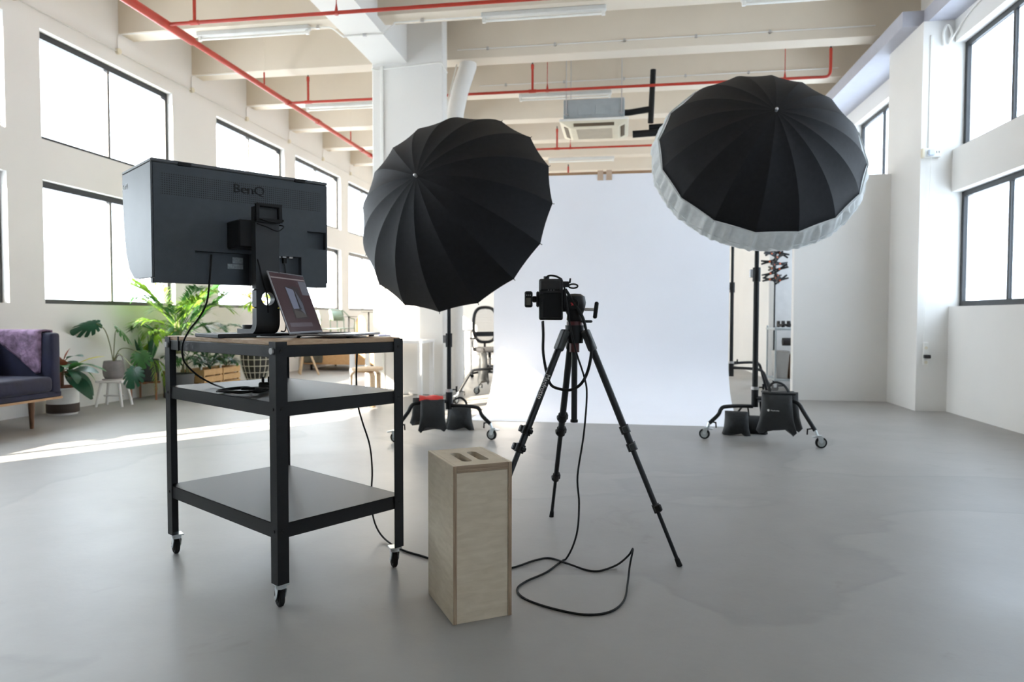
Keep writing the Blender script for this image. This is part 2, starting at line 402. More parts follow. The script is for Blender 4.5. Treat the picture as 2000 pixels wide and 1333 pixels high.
BPL = ['nearest the camera, crossing the lengthwise beam', 'passing behind the column and the right umbrella', 'farthest, crossing above the backdrop']
UPS = [[(380, 42), (2500, 0)], [(602, 197), (1040, 173)], [(1088, 292)]]
for i, yy in enumerate(PYS):
    x1 = at(1622, 147, Y=yy).x if i == 1 else 3.0
    t = thing('sprinkler_branch_pipe', 'thin red sprinkler pipe ' + BPL[i], 'pipe', (PX, yy, PZ), group='red sprinkler branch pipes')
    if i == 1:
        mbp = MB().tube(smooth_path([(0, 0, 0), (3, 0, 0), (x1-PX-.5, 0, 0), (x1-PX-.2, 0, 0), (x1-PX-.07, 0, 0), (x1-PX-.02, 0, .02), (x1-PX, 0, .1), (x1-PX, 0, .36)], 6), .019, 10)
    else: mbp = MB().cyl((0, 0, 0), (x1-PX, 0, 0), .019, n=10)
    mbp.build('pipe_section', RED, t, smooth=40)
    if i == 1: MB().cyl((x1-PX, 0, .34), (x1-PX, 0, .40), .012, n=8).build('sprinkler_head', BLKMET, t)
    for (u, v) in UPS[i]:
        if u > 2000: continue
        xx = at(u, v, Y=yy).x-PX
        r = MB().cyl((xx, 0, 0), (xx, 0, .36), .017, n=10).cyl((xx, 0, .30), (xx, 0, .36), .022, n=10).cyl((xx-.05, 0, 0), (xx+.05, 0, 0), .025, n=10).build('riser', RED, t, smooth=40)
        MB().cyl((xx, 0, .36), (xx, 0, .41), .012, .008, n=8).build('sprinkler_head', BLKMET, r)
    hx = {0: [-2.9], 1: [at(1069, 170, Y=yy).x, at(1533, 150, Y=yy).x], 2: [at(1114, 290, Y=yy).x]}[i]
    for x in hx:
        MB().cyl((x-PX, 0, .02), (x-PX, 0, ZC-PZ), .005, n=6).cyl((x-PX, 0, -.02), (x-PX, 0, .09), .024, .006, n=8).build('hanger_rod', RED, t)
xx = at(1110, 318, Y=15.9)
t = thing('sprinkler_riser', 'short red sprinkler riser seen just above the backdrop bar', 'pipe', (xx.x, 15.9, 4.15))
MB().cyl((0, 0, .3), (0, 0, ZC-4.15), .004, n=6).build('hanger_rod', CREAM, t); MB().cyl((0, 0, -.3), (0, 0, .3), .02, n=10).build('riser', RED, t, smooth=40); MB().cyl((0, 0, .3), (0, 0, .35), .012, n=8).build('sprinkler_head', BLKMET, t)

# ------------------------------------------------------------------ tube lights
def tube_light(x0, x1, y, label):
    t = thing('tube_light', label, 'light', ((x0+x1)/2, y, ZB), group='fluorescent tube lights under the beams')
    h = (x1-x0)/2
    MB().box((-h, -.04, -.052), (h, .04, 0)).build('housing', mat('enamelled_housing', (0.62, 0.62, 0.60), .45, var=.03), t, bevel=.006)
    MB().cyl((-h+.04, 0, -.085), (h-.04, 0, -.085), .014, n=10).build('tube', mat('unlit_lamp_tube', (.86, .86, .82), .3, var=.02), t, smooth=40)
    for s in (-1, 1): MB().box((s*(h-.03)-.02, -.018, -.105), (s*(h-.03)+.02, .018, -.052)).build('lamp_holder', WPLAST, t, bevel=.004)
    return t
TL = 7.76+.135
tube_light(-1.60, -.19, TL, 'white fluorescent tube light at the top centre of the photo')
tube_light(-5.13, -3.68, TL, 'white fluorescent tube light beside the thick red pipe')
tube_light(1.25, 2.66, TL, 'white fluorescent tube light at the top right edge')
tube_light(-1.60, -.17, TL+2.94, 'fluorescent tube light just above the ceiling air conditioner')
tube_light(-5.13, -3.7, TL+2.94, 'fluorescent tube light left of the white column')
tube_light(-1.60, -.17, TL+7.35, 'far fluorescent tube light above the backdrop bar')

# ------------------------------------------------------------------ ceiling air conditioner
t = thing('air_conditioner', 'ceiling cassette air conditioner hanging between the two umbrellas', 'air conditioner', (-.395, 10.18, 3.72))
MB().box((-.42, -.42, .06), (.42, .42, .34)).build('body', GALV, t, bevel=.01)
for k in range(2): MB().box((-.22+.24*k, -.426, .12), (.0+.24*k-.02, -.42, .26)).build('cover_plate', GALV, t, bevel=.002)
MB().prism([(-.475, -.475), (.475, -.475), (.475, .475), (-.475, .475)], .03, .062).build('panel', WPLAST, t, bevel=.008)
MB().add([(-.47,-.47,.03),(.47,-.47,.03),(.47,.47,.03),(-.47,.47,.03),(-.33,-.33,-.035),(.33,-.33,-.035),(.33,.33,-.035),(-.33,.33,-.035)],
         [(0,3,2,1),(4,5,6,7),(0,1,5,4),(1,2,6,5),(2,3,7,6),(3,0,4,7)]).build('grille_frame', IVORY, t)
g = MB()
for k in range(16): g.box((-.25, -.26+.034*k, -.042), (.25, -.26+.034*k+.016, -.034))
g.build('grille', mat('beige_grille', (.55, .49, .40), .6, var=.05), t)
for q in range(4):
    o = MB().cbox((0, -.395, -.006), (.56, .06, .012), M=Matrix.Rotation(-.42, 4, 'X')).build('louvre', mat('louvre_dark', (.10, .07, .04), .6), t)
    o.rotation_euler = (0, 0, q*PI/2)
for sx in (-.38, .38):
    for sy in (-.44, .44): MB().cyl((sx, sy, .1), (sx, sy, ZC-3.72), .007, n=6).box((sx-.03, sy-.02, .12), (sx+.03, sy+.02, .13)).build('hanger_rod', STEEL, t)
MB().tube(smooth_path([(.42, -.1, .22), (.50, -.1, .22), (.75, -.1, .25), (.80, -.1, .25)], 5), .045, 10).build('insulated_pipe', BLKRUB, t, smooth=50)
t = thing('refrigerant_pipe', 'black insulated pipe beside the ceiling air conditioner', 'pipe', (.42, 10.08, 3.9))
MB().cyl((0, 0, .62), (-.03, 0, -.12), .04, n=10).build('drop_pipe', BLKRUB, t, smooth=50)
MB().cyl((-.28, 0, -.27), (1.5, 0, -.20), .05, n=10).build('lower_pipe', BLKRUB, t, smooth=50)
MB().cyl((-.05, .09, -.16), (1.5, .09, -.12), .045, n=10).build('upper_pipe', BLKRUB, t, smooth=50)

# ------------------------------------------------------------------ conduits, drainpipe
t = thing('wall_conduit', 'thin cream cable conduit with junction boxes above the left windows', 'conduit', (XL, 2.0, 4.27))
MB().cyl((.012, 0, 0), (.012, 16.3, 0), .010, n=8).build('conduit_tube', WHITE, t)
for k in range(-2, 7):
    yy = 7.76+1.47*k-.03-2
    if yy < 0: continue
    j = MB().cyl((.0, yy, 0), (.04, yy, 0), .035, n=14).build('junction_box', IVORY, t, smooth=40)
    MB().tube(smooth_path([(.014, yy, .02), (.014, yy, .15), (.03, yy, .195), (.12, yy, .20), (.9, yy, .20)], 4), .008, 6).build('branch_conduit', WHITE, t)
def beam_conduit(k, x0, x1, label, dz=.0):
    y = 7.76+1.47*k-.012
    t = thing('beam_conduit', label, 'conduit', (x0, y, ZB+.12))
    MB().cyl((0, 0, 0), (x1-x0, 0, 0), .008, n=6).build('conduit_tube', WHITE, t)
    n = int((x1-x0)/.9)
    for i in range(n): MB().box((.4+i*.9, -.011, -.02), (.43+i*.9, .010, .02)).build('saddle_clip', STEEL, t)
beam_conduit(1, -2.2, 3.05, 'thin conduit along the beam from the column to the right wall')
beam_conduit(2, -2.2, 3.05, 'thin conduit along the beam behind the air conditioner')
t = thing('looping_conduit', 'pale conduit bending down around the lengthwise beam', 'conduit', (-4.0, 7.9, 4.47))
MB().tube(smooth_path([(.32, 0, .0), (.5, 0, .0), (.6, 0, -.02), (.735, 0, -.122), (.8, 0, -.122), (1.2, 0, -.122), (1.225, 0, -.122), (1.36, 0, -.02), (1.45, 0, .0), (2.4, 0, .0)], 4), .010, 6).build('conduit_tube', WPLAST, t, smooth=50)
for x in (.42, 1.0, 1.7): MB().box((x-.02, -.012, -.14 if x == 1.0 else -.015), (x+.02, .012, -.108 if x == 1.0 else .02)).build('saddle_clip', STEEL, t)
t = thing('column_trunking', 'white cable trunking running up the column front', 'conduit', (-3.13, 8.87, 0))
MB().box((-.02, -.024, .02), (.02, 0, 4.33)).build('trunking', WPLAST, t, bevel=.004)
MB().tube(smooth_path([(-.14, -.012, 4.30), (-.05, -.012, 4.275), (.03, -.012, 4.29), (.45, -.012, 4.315), (.77, -.012, 4.33), (.83, -.012, 4.29), (.88, .0, 4.2)], 5), .010, 6).build('cable', WPLAST, t, smooth=50)
dp = thing('drain_pipe', 'fat white drain pipe beside the column, bending at the top', 'pipe', (-2.285, 9.40, 0))
MB().tube(smooth_path([(0, 0, 0), (0, 0, 2), (0, 0, 3.55), (.0, .0, 3.75), (.07, 0, 4.1), (.15, 0, 4.34), (.185, 0, 4.44), (.19, 0, 4.47), (.19, 0, 4.498)], 6), .118, 18).build('pipe_section', WHITE, dp, smooth=50)
MB().cyl((0, 0, 3.52), (0, 0, 3.82), .128, n=18).build('collar', WHITE, dp, smooth=40)
MB().cyl((-.03, -.09, 3.72), (-.03, -.148, 3.72), .038, n=14).build('access_cap', WPLAST, dp, smooth=40)
MB().tube([(-.14, -.02, 0), (-.14, -.02, 3.6), (-.09, -.02, 4.0), (.04, -.02, 4.49)], .012, 6).build('cable', WPLAST, dp)

# ------------------------------------------------------------------ right wall fittings
p = at(1820, 300, Y=8.33)
t = thing('wall_socket', 'white double wall socket high on the pilaster with trunking above', 'socket', (p.x, 8.33, p.z))
MB().box((-.09, -.045, -.05), (.075, 0, .05)).build('socket_box', WPLAST, t, bevel=.005)
MB().box((-.115, -.05, -.052), (-.09, 0, .052)).build('side_box', IVORY, t, bevel=.005)
MB().box((-.045, -.02, .05), (-.015, 0, 1.28)).build('trunking', WPLAST, t, bevel=.003)
for dx in (.03, .055): MB().box((dx-.003, -.047, -.005), (dx+.003, -.044, .015)).build('socket_slot', BLKPLA, t)
t2 = thing('plug_adapter', 'small bluish plug adapter in the wall socket with hanging white cord', 'adapter', (p.x-.03, 8.285, p.z))
MB().box((-.03, -.045, -.035), (.03, 0, .03)).build('housing', mat('pale_blue_plastic', (.62, .70, .85), .4), t2, bevel=.006)
zb = at(1806, 668, Y=8.31).z
MB().tube(smooth_path([(0, -.02, -.03), (-.005, -.01, -.4), (-.012, .0, -1.0), (-.02, .005, -1.6), (-.025, .01, zb-p.z)], 6), .0035, 6).build('cord', WPLAST, t2)
p = at(1806, 692, Y=8.33)
t = thing('power_strip', 'short white power strip mounted upright low on the pilaster', 'power strip', (p.x, 8.33, p.z))
MB().box((-.026, -.035, -.13), (.026, 0, .13)).build('housing', WPLAST, t, bevel=.006)
for z in (.07, -.02, -.09): MB().cyl((0, -.036, z), (0, -.034, z), .018, n=12).build('outlet', IVORY, t)
pl = one('plug', MB().box((p.x-.03, 8.235, p.z-.045), (p.x+.03, 8.293, p.z-.005)), BLKPLA, 'black plug pushed into the power strip on the pilaster', 'plug', bevel=.006)
t = thing('cable_cluster', 'knotted white cables tucked under the ledge at the pilaster corner', 'cable', (3.50, 8.30, 4.02))
MB().tube(smooth_path([(-.05, 0, -.02), (-.06, -.01, .12), (-.02, -.02, .2), (.02, -.02, .1), (.0, 0, -.0)], 5), .012, 6).tube(smooth_path([(.03, 0, .05), (.06, -.3, .2), (.05, -1.0, .24), (.05, -3, .24)], 5), .008, 6).build('cable_loop', WPLAST, t, smooth=50)
# ------------------------------------------------------------------ rolling cart
CA = math.radians(58.0); LA, LB = .575, .905; TOPZ = .962
cart = thing('rolling_cart', 'black steel rolling cart with wooden top and two lower shelves', 'cart', (-1.193, 2.265, 0), CA)
def leg_poly(sx, sy, w=.045, th=.004):
    p = [(0, 0), (w, 0), (w, th), (th, th), (th, w), (0, w)]
    q = [(x*sx, y*sy) for x, y in p]
    return q if sx*sy > 0 else q[::-1]
corners = [(0, 0, 1, 1), (LA, 0, -1, 1), (0, LB, 1, -1), (LA, LB, -1, -1)]
BOLT = mat('pale_bolt_cap', (.42, .42, .42), .4, metal=.4)
def caster(parent, x, y, ang, r=.036, top=.092, wm=BLKRUB):
    c = thing('caster', None, None) if False else None
    f = MB().box((-.024, -.024, top-.006), (.024, .024, top)).cyl((0, 0, top-.02), (0, 0, top-.005), .019, n=14)
    for s in (-1, 1):
        f.prism([(-.018, top-.02), (.018, top-.02), (.012, top-.045), (.022, r-.006), (.010, r-.010), (-.006, top-.05)], s*.014, s*.017, 'y')
    fo = f.build('caster_fork', CHROME, parent, smooth=40); fo.location = (x, y, 0); fo.rotation_euler = (0, 0, ang)
    wh = MB().lathe([(.0, -.0115), (r*.55, -.0115), (r*.6, -.009), (r*.86, -.010), (r, -.006), (r, .006), (r*.86, .010), (r*.6, .009), (r*.55, .0115), (0, .0115)], 22).xf(Matrix.Translation((.014, 0, r)) @ Matrix.Rotation(PI/2, 4, 'X')).build('wheel', wm, fo, smooth=40)
    MB().cyl((.014, -.019, r), (.014, .019, r), .004, n=8).build('axle', CHROME, fo)
    return fo
for i, (cx, cy, sx, sy) in enumerate(corners):
    l = MB().prism(leg_poly(sx, sy), .092, .958).build('leg', BLKMET, cart); l.location = (cx, cy, 0)
    for z in (.925, .718, .282):
        big = z > .9
        MB().cyl((sx*.022, -sy*.003, z), (sx*.022, 0, z), .0062, n=10).build('bolt', BLKPLA, l)
        MB().cyl((-sx*(.007 if big else .003), sy*.022, z), (0, sy*.022, z), .012 if big else .006, n=14).build('bolt', BOLT if big else BLKPLA, l, smooth=40)
    caster(cart, cx+sx*.026, cy+sy*.026, [1.32, 1.12, 1.42, 1.0][i])
def shelf(z0, z1, name):
    e = .0045
    s = MB().box((e, e, z1-.003), (LA-e, LB-e, z1)).box((e, e, z0), (LA-e, e+.003, z1)).box((e, LB-e-.003, z0), (LA-e, LB-e, z1)).box((e, e, z0), (e+.003, LB-e, z1)).box((LA-e-.003, e, z0), (LA-e, LB-e, z1))
    return s.build(name, BLKMET, cart)
shelf(.692, .743, 'shelf'); shelf(.256, .309, 'shelf')
e = .0045
for a, b in (((e, e, .902), (LA-e, e+.02, .944)), ((e, LB-e-.02, .902), (LA-e, LB-e, .944)), ((e, e+.02, .902), (e+.02, LB-e-.02, .944)), ((LA-e-.02, e+.02, .902), (LA-e, LB-e-.02, .944))):
    MB().box(a, b).build('top_rail', BLKMET, cart, bevel=.002)
MB().box((.008, .008, .9441), (LA-.008, LB-.008, TOPZ)).build('tabletop', OAK, cart, bevel=.002)
MB().box((-.0005, .775, .90), (e, .781, .9615)).build('cable_tie', BLKPLA, cart)

# ------------------------------------------------------------------ monitor
MA = math.radians(52.3)
mon = thing('monitor', 'large black monitor with shading hood seen from behind on the cart', 'monitor', (-1.54, 2.695, TOPZ), MA)
MZ0, MZ1, MW = .215, .672, .36
MONB = dotted_mat('monitor_back_plastic', (.050, .060, .072), (MZ1-.118, MZ1-.032, -.335, .335))
MONP = mat('monitor_plastic', (.026, .029, .033), .5, var=.1, bump=.1, bscale=500)
HOOD = mat('hood_plastic', (.100, .106, .114), .45, var=.05)
R1 = (-.21, .018); R2 = (.122, .24); RZ1_, RZ0_ = .345, .232
usb = (.268, .36, .385, .462)
back = MB()
d = .028
xs_ = [-MW, R1[0], R1[1], R2[0], R2[1], usb[0], MW]
back.box((-MW, 0, usb[3]), (MW, d, MZ1))                         # above every recess
back.box((-MW, 0, usb[2]), (usb[0], d, usb[3]))                  # beside the usb recess
back.box((-MW, 0, RZ1_), (MW, d, usb[2]))
for a, b in ((-MW, R1[0]), (R1[1], R2[0]), (R2[1], MW)): back.box((a, 0, MZ0), (b, d, RZ1_))
back.box((-MW, d, MZ0), (MW, .05, MZ1))
back.build('back_cover', MONB, mon)
MB().box((-MW+.01, .05, MZ0+.006), (MW-.01, .062, MZ1-.004)).build('display_bezel', BLKPLA, mon, bevel=.003)
MB().box((-MW+.02, .062, MZ0+.022), (MW-.02, .064, MZ1-.02)).build('screen', mat('lcd_glass', (.02, .02, .025), .15), mon)
# hood: two curved side cheeks and a top board
def cheek(x0, x1):
    top = MZ1+.002
    p = [(0.002, top), (.385, top), (.383, top-.10), (.372, top-.22), (.345, top-.33), (.30, top-.40), (.24, top-.435), (.18, top-.44), (.002, top-.44)]
    return MB().prism(p, x0, x1, 'x')
ck = cheek(-MW-.008, -MW).build('hood_side', HOOD, mon, bevel=.002, label='pale grey curved hood side')
cheek(MW, MW+.008).build('hood_side', HOOD, mon, bevel=.002)
MB().box((-MW-.008, -.001, MZ1+.003), (MW+.008, .388, MZ1+.016)).build('hood_top', HOOD, mon, bevel=.003)
for x in (-.245, .235): MB().box((x-.025, -.006, MZ1-.002), (x+.025, .004, MZ1+.012)).build('hood_latch', BLKPLA, mon, bevel=.002)
MB().box((-MW-.006, .004, MZ0-.002), (-MW+.004, .03, MZ0+.016)).build('hood_clip', MONP, mon)
text_mesh('logo', 'BenQ', .051, BLKPLA, mon, Matrix.Translation((.010, -.0008, MZ1-.062)) @ Matrix.Rotation(PI/2, 4, 'X') @ Matrix.Scale(1.12, 4, (1, 0, 0)), .0012)
text_mesh('hood_logo', 'BenQ', .031, mat('white_print', (.85, .85, .85), .5, var=.01), ck, Matrix.Translation((-MW-.0085, .342, MZ1-.052)) @ Matrix.Rotation(-PI/2, 4, 'Z') @ Matrix.Rotation(PI/2, 4, 'X'), .0004)
STK = mat('grey_sticker', (.30, .33, .35), .5, var=.25, scale=120)
MB().box((-.052, d-.001, .305), (-.008, d, .33)).build('sticker', STK, mon); MB().box((-.072, d-.001, .282), (-.008, d, .302)).build('sticker', STK, mon)
for x in (.14, .165, .195): MB().box((x-.008, .006, RZ1_-.007), (x+.008, .022, RZ1_)).build('port', STEEL, mon)
# stand
sy0, sy1, sxa, sxb, hz, hr = -.165, -.125, -.035, .062, .156, .027
def arc(cx, cz, r, a0, a1, n=8): return [(cx+r*math.cos(a0+(a1-a0)*i/n), cz+r*math.sin(a0+(a1-a0)*i/n)) for i in range(n+1)]
prof = [(sy0, .118)] + arc(sy0+.05, .066, .05, PI, 1.5*PI) + [(.03, .016), (.03, .034)] + arc(sy1+.028, .062, .028, 1.5*PI, PI) + [(sy1, .118)]
col = MB().prism(prof, sxa, sxb, 'x')
col.prism([(sy0, .196), (sy0, .522), (sy1, .522), (sy1, .196)][::-1], sxa, sxb, 'x')
n = 32; cx0 = (sxa+sxb)/2
inn = []; outr = []
for i in range(n):
    a = 2*PI*i/n + PI/4; c_, s_ = math.cos(a), math.sin(a)
    inn.append((cx0+hr*c_, hz+hr*s_))
    tx = ((sxb-sxa)/2)/abs(c_) if abs(c_) > 1e-6 else 9; tz = (.196-hz if s_ > 0 else hz-.118)/abs(s_) if abs(s_) > 1e-6 else 9
    t_ = min(tx, tz); outr.append((cx0+t_*c_, hz+t_*s_))
vsx = [(p[0], y, p[1]) for y in (sy0, sy1) for p in inn] + [(p[0], y, p[1]) for y in (sy0, sy1) for p in outr]
fs = []
for i in range(n):
    j = (i+1) % n
    fs += [(i, j, 2*n+j, 2*n+i), (n+i, 3*n+i, 3*n+j, n+j), (i, n+i, n+j, j)]
    if True: fs += [(2*n+i, 2*n+j, 3*n+j, 3*n+i)]
col.add(vsx, fs)
colo = col.build('stand_column', MONP, mon, smooth=30, weld=False)
hdl = MB()
hx0, hx1, hz0, hz1 = sxa-.002, sxb+.004, .462, .532
hdl.box((hx0, sy0-.02, hz0), (hx0+.012, sy0+.001, hz1)).box((hx1-.012, sy0-.02, hz0), (hx1, sy0+.001, hz1)).box((hx0, sy0-.02, hz1-.012), (hx1, sy0+.001, hz1)).box((hx0, sy0-.02, hz0), (hx1, sy0+.001, hz0+.012))
hdl.build('carry_handle', BLKPLA, mon, bevel=.002)
MB().box((-.085, sy1, .36), (.085, .0, .47)).build('mount_bracket', BLKPLA, mon, bevel=.006)
MB().box((-.175, -.135, 0), (.175, .12, .016)).build('stand_base', MONP, mon, bevel=.003)
MB().cyl((0.0, -.03, .034), (0.0, -.03, .05), .035, n=20).build('swivel', MONP, mon, smooth=40)
for k, zz in enumerate((.475, .452)):
    MB().tube(smooth_path([(sxa, sy0-.012, zz), (sxa+.03, sy0-.028, zz-.012), (sxb-.02, sy0-.03, zz-.016-.01*k), (sxb+.012, sy0-.018, zz-.004), (sxb+.012, sy1-.01, zz+.006)], 6), .0025, 6).build('tied_cable', BLKRUB, mon, smooth=60)
MB().tube(smooth_path([(-.02, -.1, .36), (-.028, sy0-.006, .30), (-.01, sy0-.008, .22), (.005, sy0-.006, .17), (.010, sy0-.004, .13), (.012, sy0-.002, .1)], 6), .003, 6).build('signal_cable', BLKRUB, mon, smooth=60)
MB().box((.158, .0, RZ1_-.03), (.172, .016, RZ1_-.006)).tube(smooth_path([(.165, .008, RZ1_-.03), (.168, .006, .28), (.172, .004, .2), (.165, .0, .12), (.15, -.03, .03), (.12, -.05, .022)], 6), .003, 6).build('signal_cable', BLKRUB, mon, smooth=60)

# ------------------------------------------------------------------ laptop
LAP = mat('grey_aluminium', (.30, .30, .315), .35, metal=.8, var=.04)
lap = thing('laptop', 'open grey laptop with dark screen beside the monitor', 'laptop', (-1.283, 2.545, TOPZ), math.radians(3.0))
LD, LWd = .262, .345
b_ = MB().box((0, 0, .008), (LD, LWd, .0165)).build('base', LAP, lap, bevel=.003, seg=2)
MB().box((.03, .025, .0165), (.14, LWd-.025, .0172)).build('keyboard_well', BLKPLA, b_)
kb = MB()
for r in range(6):
    for c in range(14): kb.box((.033+r*.0178, .028+c*.0208, .0172), (.033+r*.0178+.0155, .028+c*.0208+.018, .0182))
kb.build('keyboard', BLKRUB, b_)
MB().box((.155, LWd*.3, .0165), (.25, LWd*.7, .0169)).build('trackpad', mat('trackpad_grey', (.34, .34, .36), .25), b_)
for x in (.02, LD-.03):
    for y in (.03, LWd-.03): MB().cyl((x, y, 0), (x, y, .008), .010, .012, n=12).build('rubber_foot', BLKRUB, b_)
lid = MB().box((-.006, 0, 0), (0, LWd, .265)).build('lid', LAP, lap, bevel=.002, seg=2)
lid.location = (.004, 0, .0165); lid.rotation_euler = (0, -math.radians(20.0), 0)
SCR = mat('dark_screen_ui', (.010, .008, .009), .16, var=.1, emit=((.022, .014, .016), 1.0), spec=.25)
MB().box((0, .006, .008), (.0008, LWd-.006, .259)).build('display', SCR, lid)
def ui(name, y0, y1, z0, z1, col, e=1.0):
    MB().box((.0008, y0, z0), (.0012, y1, z1)).build(name, mat('screen_'+name, (.01, .01, .01), .16, emit=(tuple(c_*.6 for c_ in col), e), spec=.25), lid)
def uip(name, poly, col):
    MB().prism([(p[0], p[1]) for p in poly], .0012, .0015, 'x').build(name, mat('screen_'+name, (.01, .01, .01), .16, emit=(tuple(c_*.75 for c_ in col), 1), spec=.25), lid)
ui('menu_bar', .006, LWd-.006, .236, .241, (.16, .14, .145))
ui('side_panel', LWd-.085, LWd-.006, .170, .232, (.075, .078, .095))
ui('toolbar', .03, LWd-.09, .028, .046, (.065, .055, .065))
ui('photo_preview', .105, .235, .062, .205, (.028, .024, .026))
uip('preview_backdrop', [(.118, .105), (.182, .108), (.178, .19), (.110, .20)], (.085, .095, .13))
uip('preview_shade', [(.188, .100), (.222, .08), (.228, .13), (.192, .19)], (.05, .055, .07))
uip('preview_figure', [(.176, .105), (.200, .104), (.190, .15), (.185, .172), (.177, .172)], (.008, .008, .010))
uip('preview_floor', [(.112, .066), (.228, .07), (.222, .085), (.118, .103)], (.040, .038, .036))
lc = thing('laptop_cable', 'thin pale cable curling from the laptop hinge to the monitor base', 'cable', (-1.283, 2.545, TOPZ), math.radians(3.0))
MB().tube(smooth_path([(.03, .0, .010), (.025, -.02, .006), (-.06, -.035, .0045), (-.14, .02, .0045), (-.15, .10, .0045), (-.10, .14, .0045), (-.03, .12, .0045)], 7), .0035, 6).build('cord', mat('grey_cord', (.34, .34, .36), .5), lc, smooth=60)

# ------------------------------------------------------------------ power cable and plug on the middle shelf
SZ = .7475
pts = [at(413, 498, Y=2.585), at(410, 540, Y=2.565), at(404, 590, Y=2.56), at(388, 622, Y=2.58), at(370, 645, Y=2.60), at(357, 672, Y=2.625), at(357, 698, Y=2.635), at(366, 715, Y=2.66), at(388, 735, Y=2.67), at(415, 750, Z=SZ+.01)]
cc = at(474, 766, Z=SZ)
tx_, ty_ = Vector((math.cos(CA), math.sin(CA), 0)), Vector((-math.sin(CA), math.cos(CA), 0))
pts.append(at(436, 758, Z=SZ+.004))
for k in range(30):
    a = 2.6 - k*.55
    r1, r2 = .10-.008*(k % 3), .060+.008*((k+1) % 3)
    pts.append(cc + Vector((1, .1, 0))*r1*math.cos(a) + Vector((-.1, 1, 0))*r2*math.sin(a) + Vector((0, 0, .004 + .0012*(k % 7))))
pts += [cc+Vector((-.02, .09, .006)), cc+Vector((.05, .12, .008)), at(512, 752, Z=SZ+.012)]
t = thing('power_cable', 'black power cable looping from the monitor onto the middle shelf', 'cable', (cc.x, cc.y, SZ))
O = Vector((cc.x, cc.y, SZ))
MB().tube([p-O for p in smooth_path(pts, 6)], .0038, 7).build('cord', BLKRUB, t, smooth=60)
P = at(518, 752, Z=SZ+.012)-O
MB().cbox(P, (.05, .04, .024), .4).build('plug_body', BLKPLA, t, bevel=.005)
for dx, dy in ((-.012, .0), (.012, .006), (.0, -.014)): MB().box((P.x+dx-.003, P.y+dy-.002, P.z+.01), (P.x+dx+.003, P.y+dy+.002, P.z+.034)).build('plug_pin', BLKPLA, t)
MB().cbox(cc-O+Vector((.035, -.02, .016)), (.055, .014, .012), .3).build('cable_strap', BLKRUB, t, bevel=.003)

# ------------------------------------------------------------------ plywood box
bx = thing('plywood_box', 'upright plywood apple box with two hand slots beside the cart', 'box', (-.555, 2.257, 0), math.radians(32.0))
BW, BD, BH, th = .215, .30, .544, .013
MB().box((0, 0, 0), (th, BD, BH)).build('side_panel', PLY, bx, bevel=.0015)
MB().box((BW-th, 0, 0), (BW, BD, BH)).build('side_panel', PLY, bx, bevel=.0015)
for x in (0, BW-th): MB().box((x+.0005, -.0012, .001), (x+th-.0005, .0, BH-.001)).build('plywood_edge', PLYEDGE, bx)
MB().box((th+.0008, .003, 0), (BW-th-.0008, .018, BH-.026)).build('front_panel', PLY, bx, bevel=.001)
MB().box((th+.0008, BD-.018, 0), (BW-th-.0008, BD-.003, BH-.026)).build('back_panel', PLY, bx, bevel=.001)
MB().box((th+.0008, .018, .01), (BW-th-.0008, BD-.018, .025)).build('bottom_panel', PLY, bx)
tp = MB(); z0, z1 = BH-.0245, BH-.001
x0, x1 = th+.001, BW-th-.001
sl0, sl1, sw = .062, .225, .037
sxs = [.058, .122]
cuts = [x0, sxs[0], sxs[0]+sw, sxs[1], sxs[1]+sw, x1]
for i in range(5):
    if i % 2 == 0: tp.box((cuts[i], .003, z0), (cuts[i+1], BD-.003, z1))
    else:
        tp.box((cuts[i], .003, z0), (cuts[i+1], sl0, z1)); tp.box((cuts[i], sl1, z0), (cuts[i+1], BD-.003, z1))
        for sy, s in ((sl0, 1), (sl1, -1)):                      # rounded slot ends
            for sx, q in ((cuts[i], 1), (cuts[i+1], -1)):
                r = sw/2; pl = [(sx, sy)] + [(sx+q*(r-r*math.cos(a*PI/12)), sy+s*(r-r*math.sin(a*PI/12))) for a in range(7)]
                tp.prism(pl, z0, z1)
tp.build('top_panel', PLY, bx)
MB().box((x0, .0, z0), (x1, .0028, z1)).build('top_edge', PLYEDGEH, bx)
MB().box((x0, BD-.0028, z0), (x1, BD, z1)).build('top_edge', PLYEDGEH, bx)

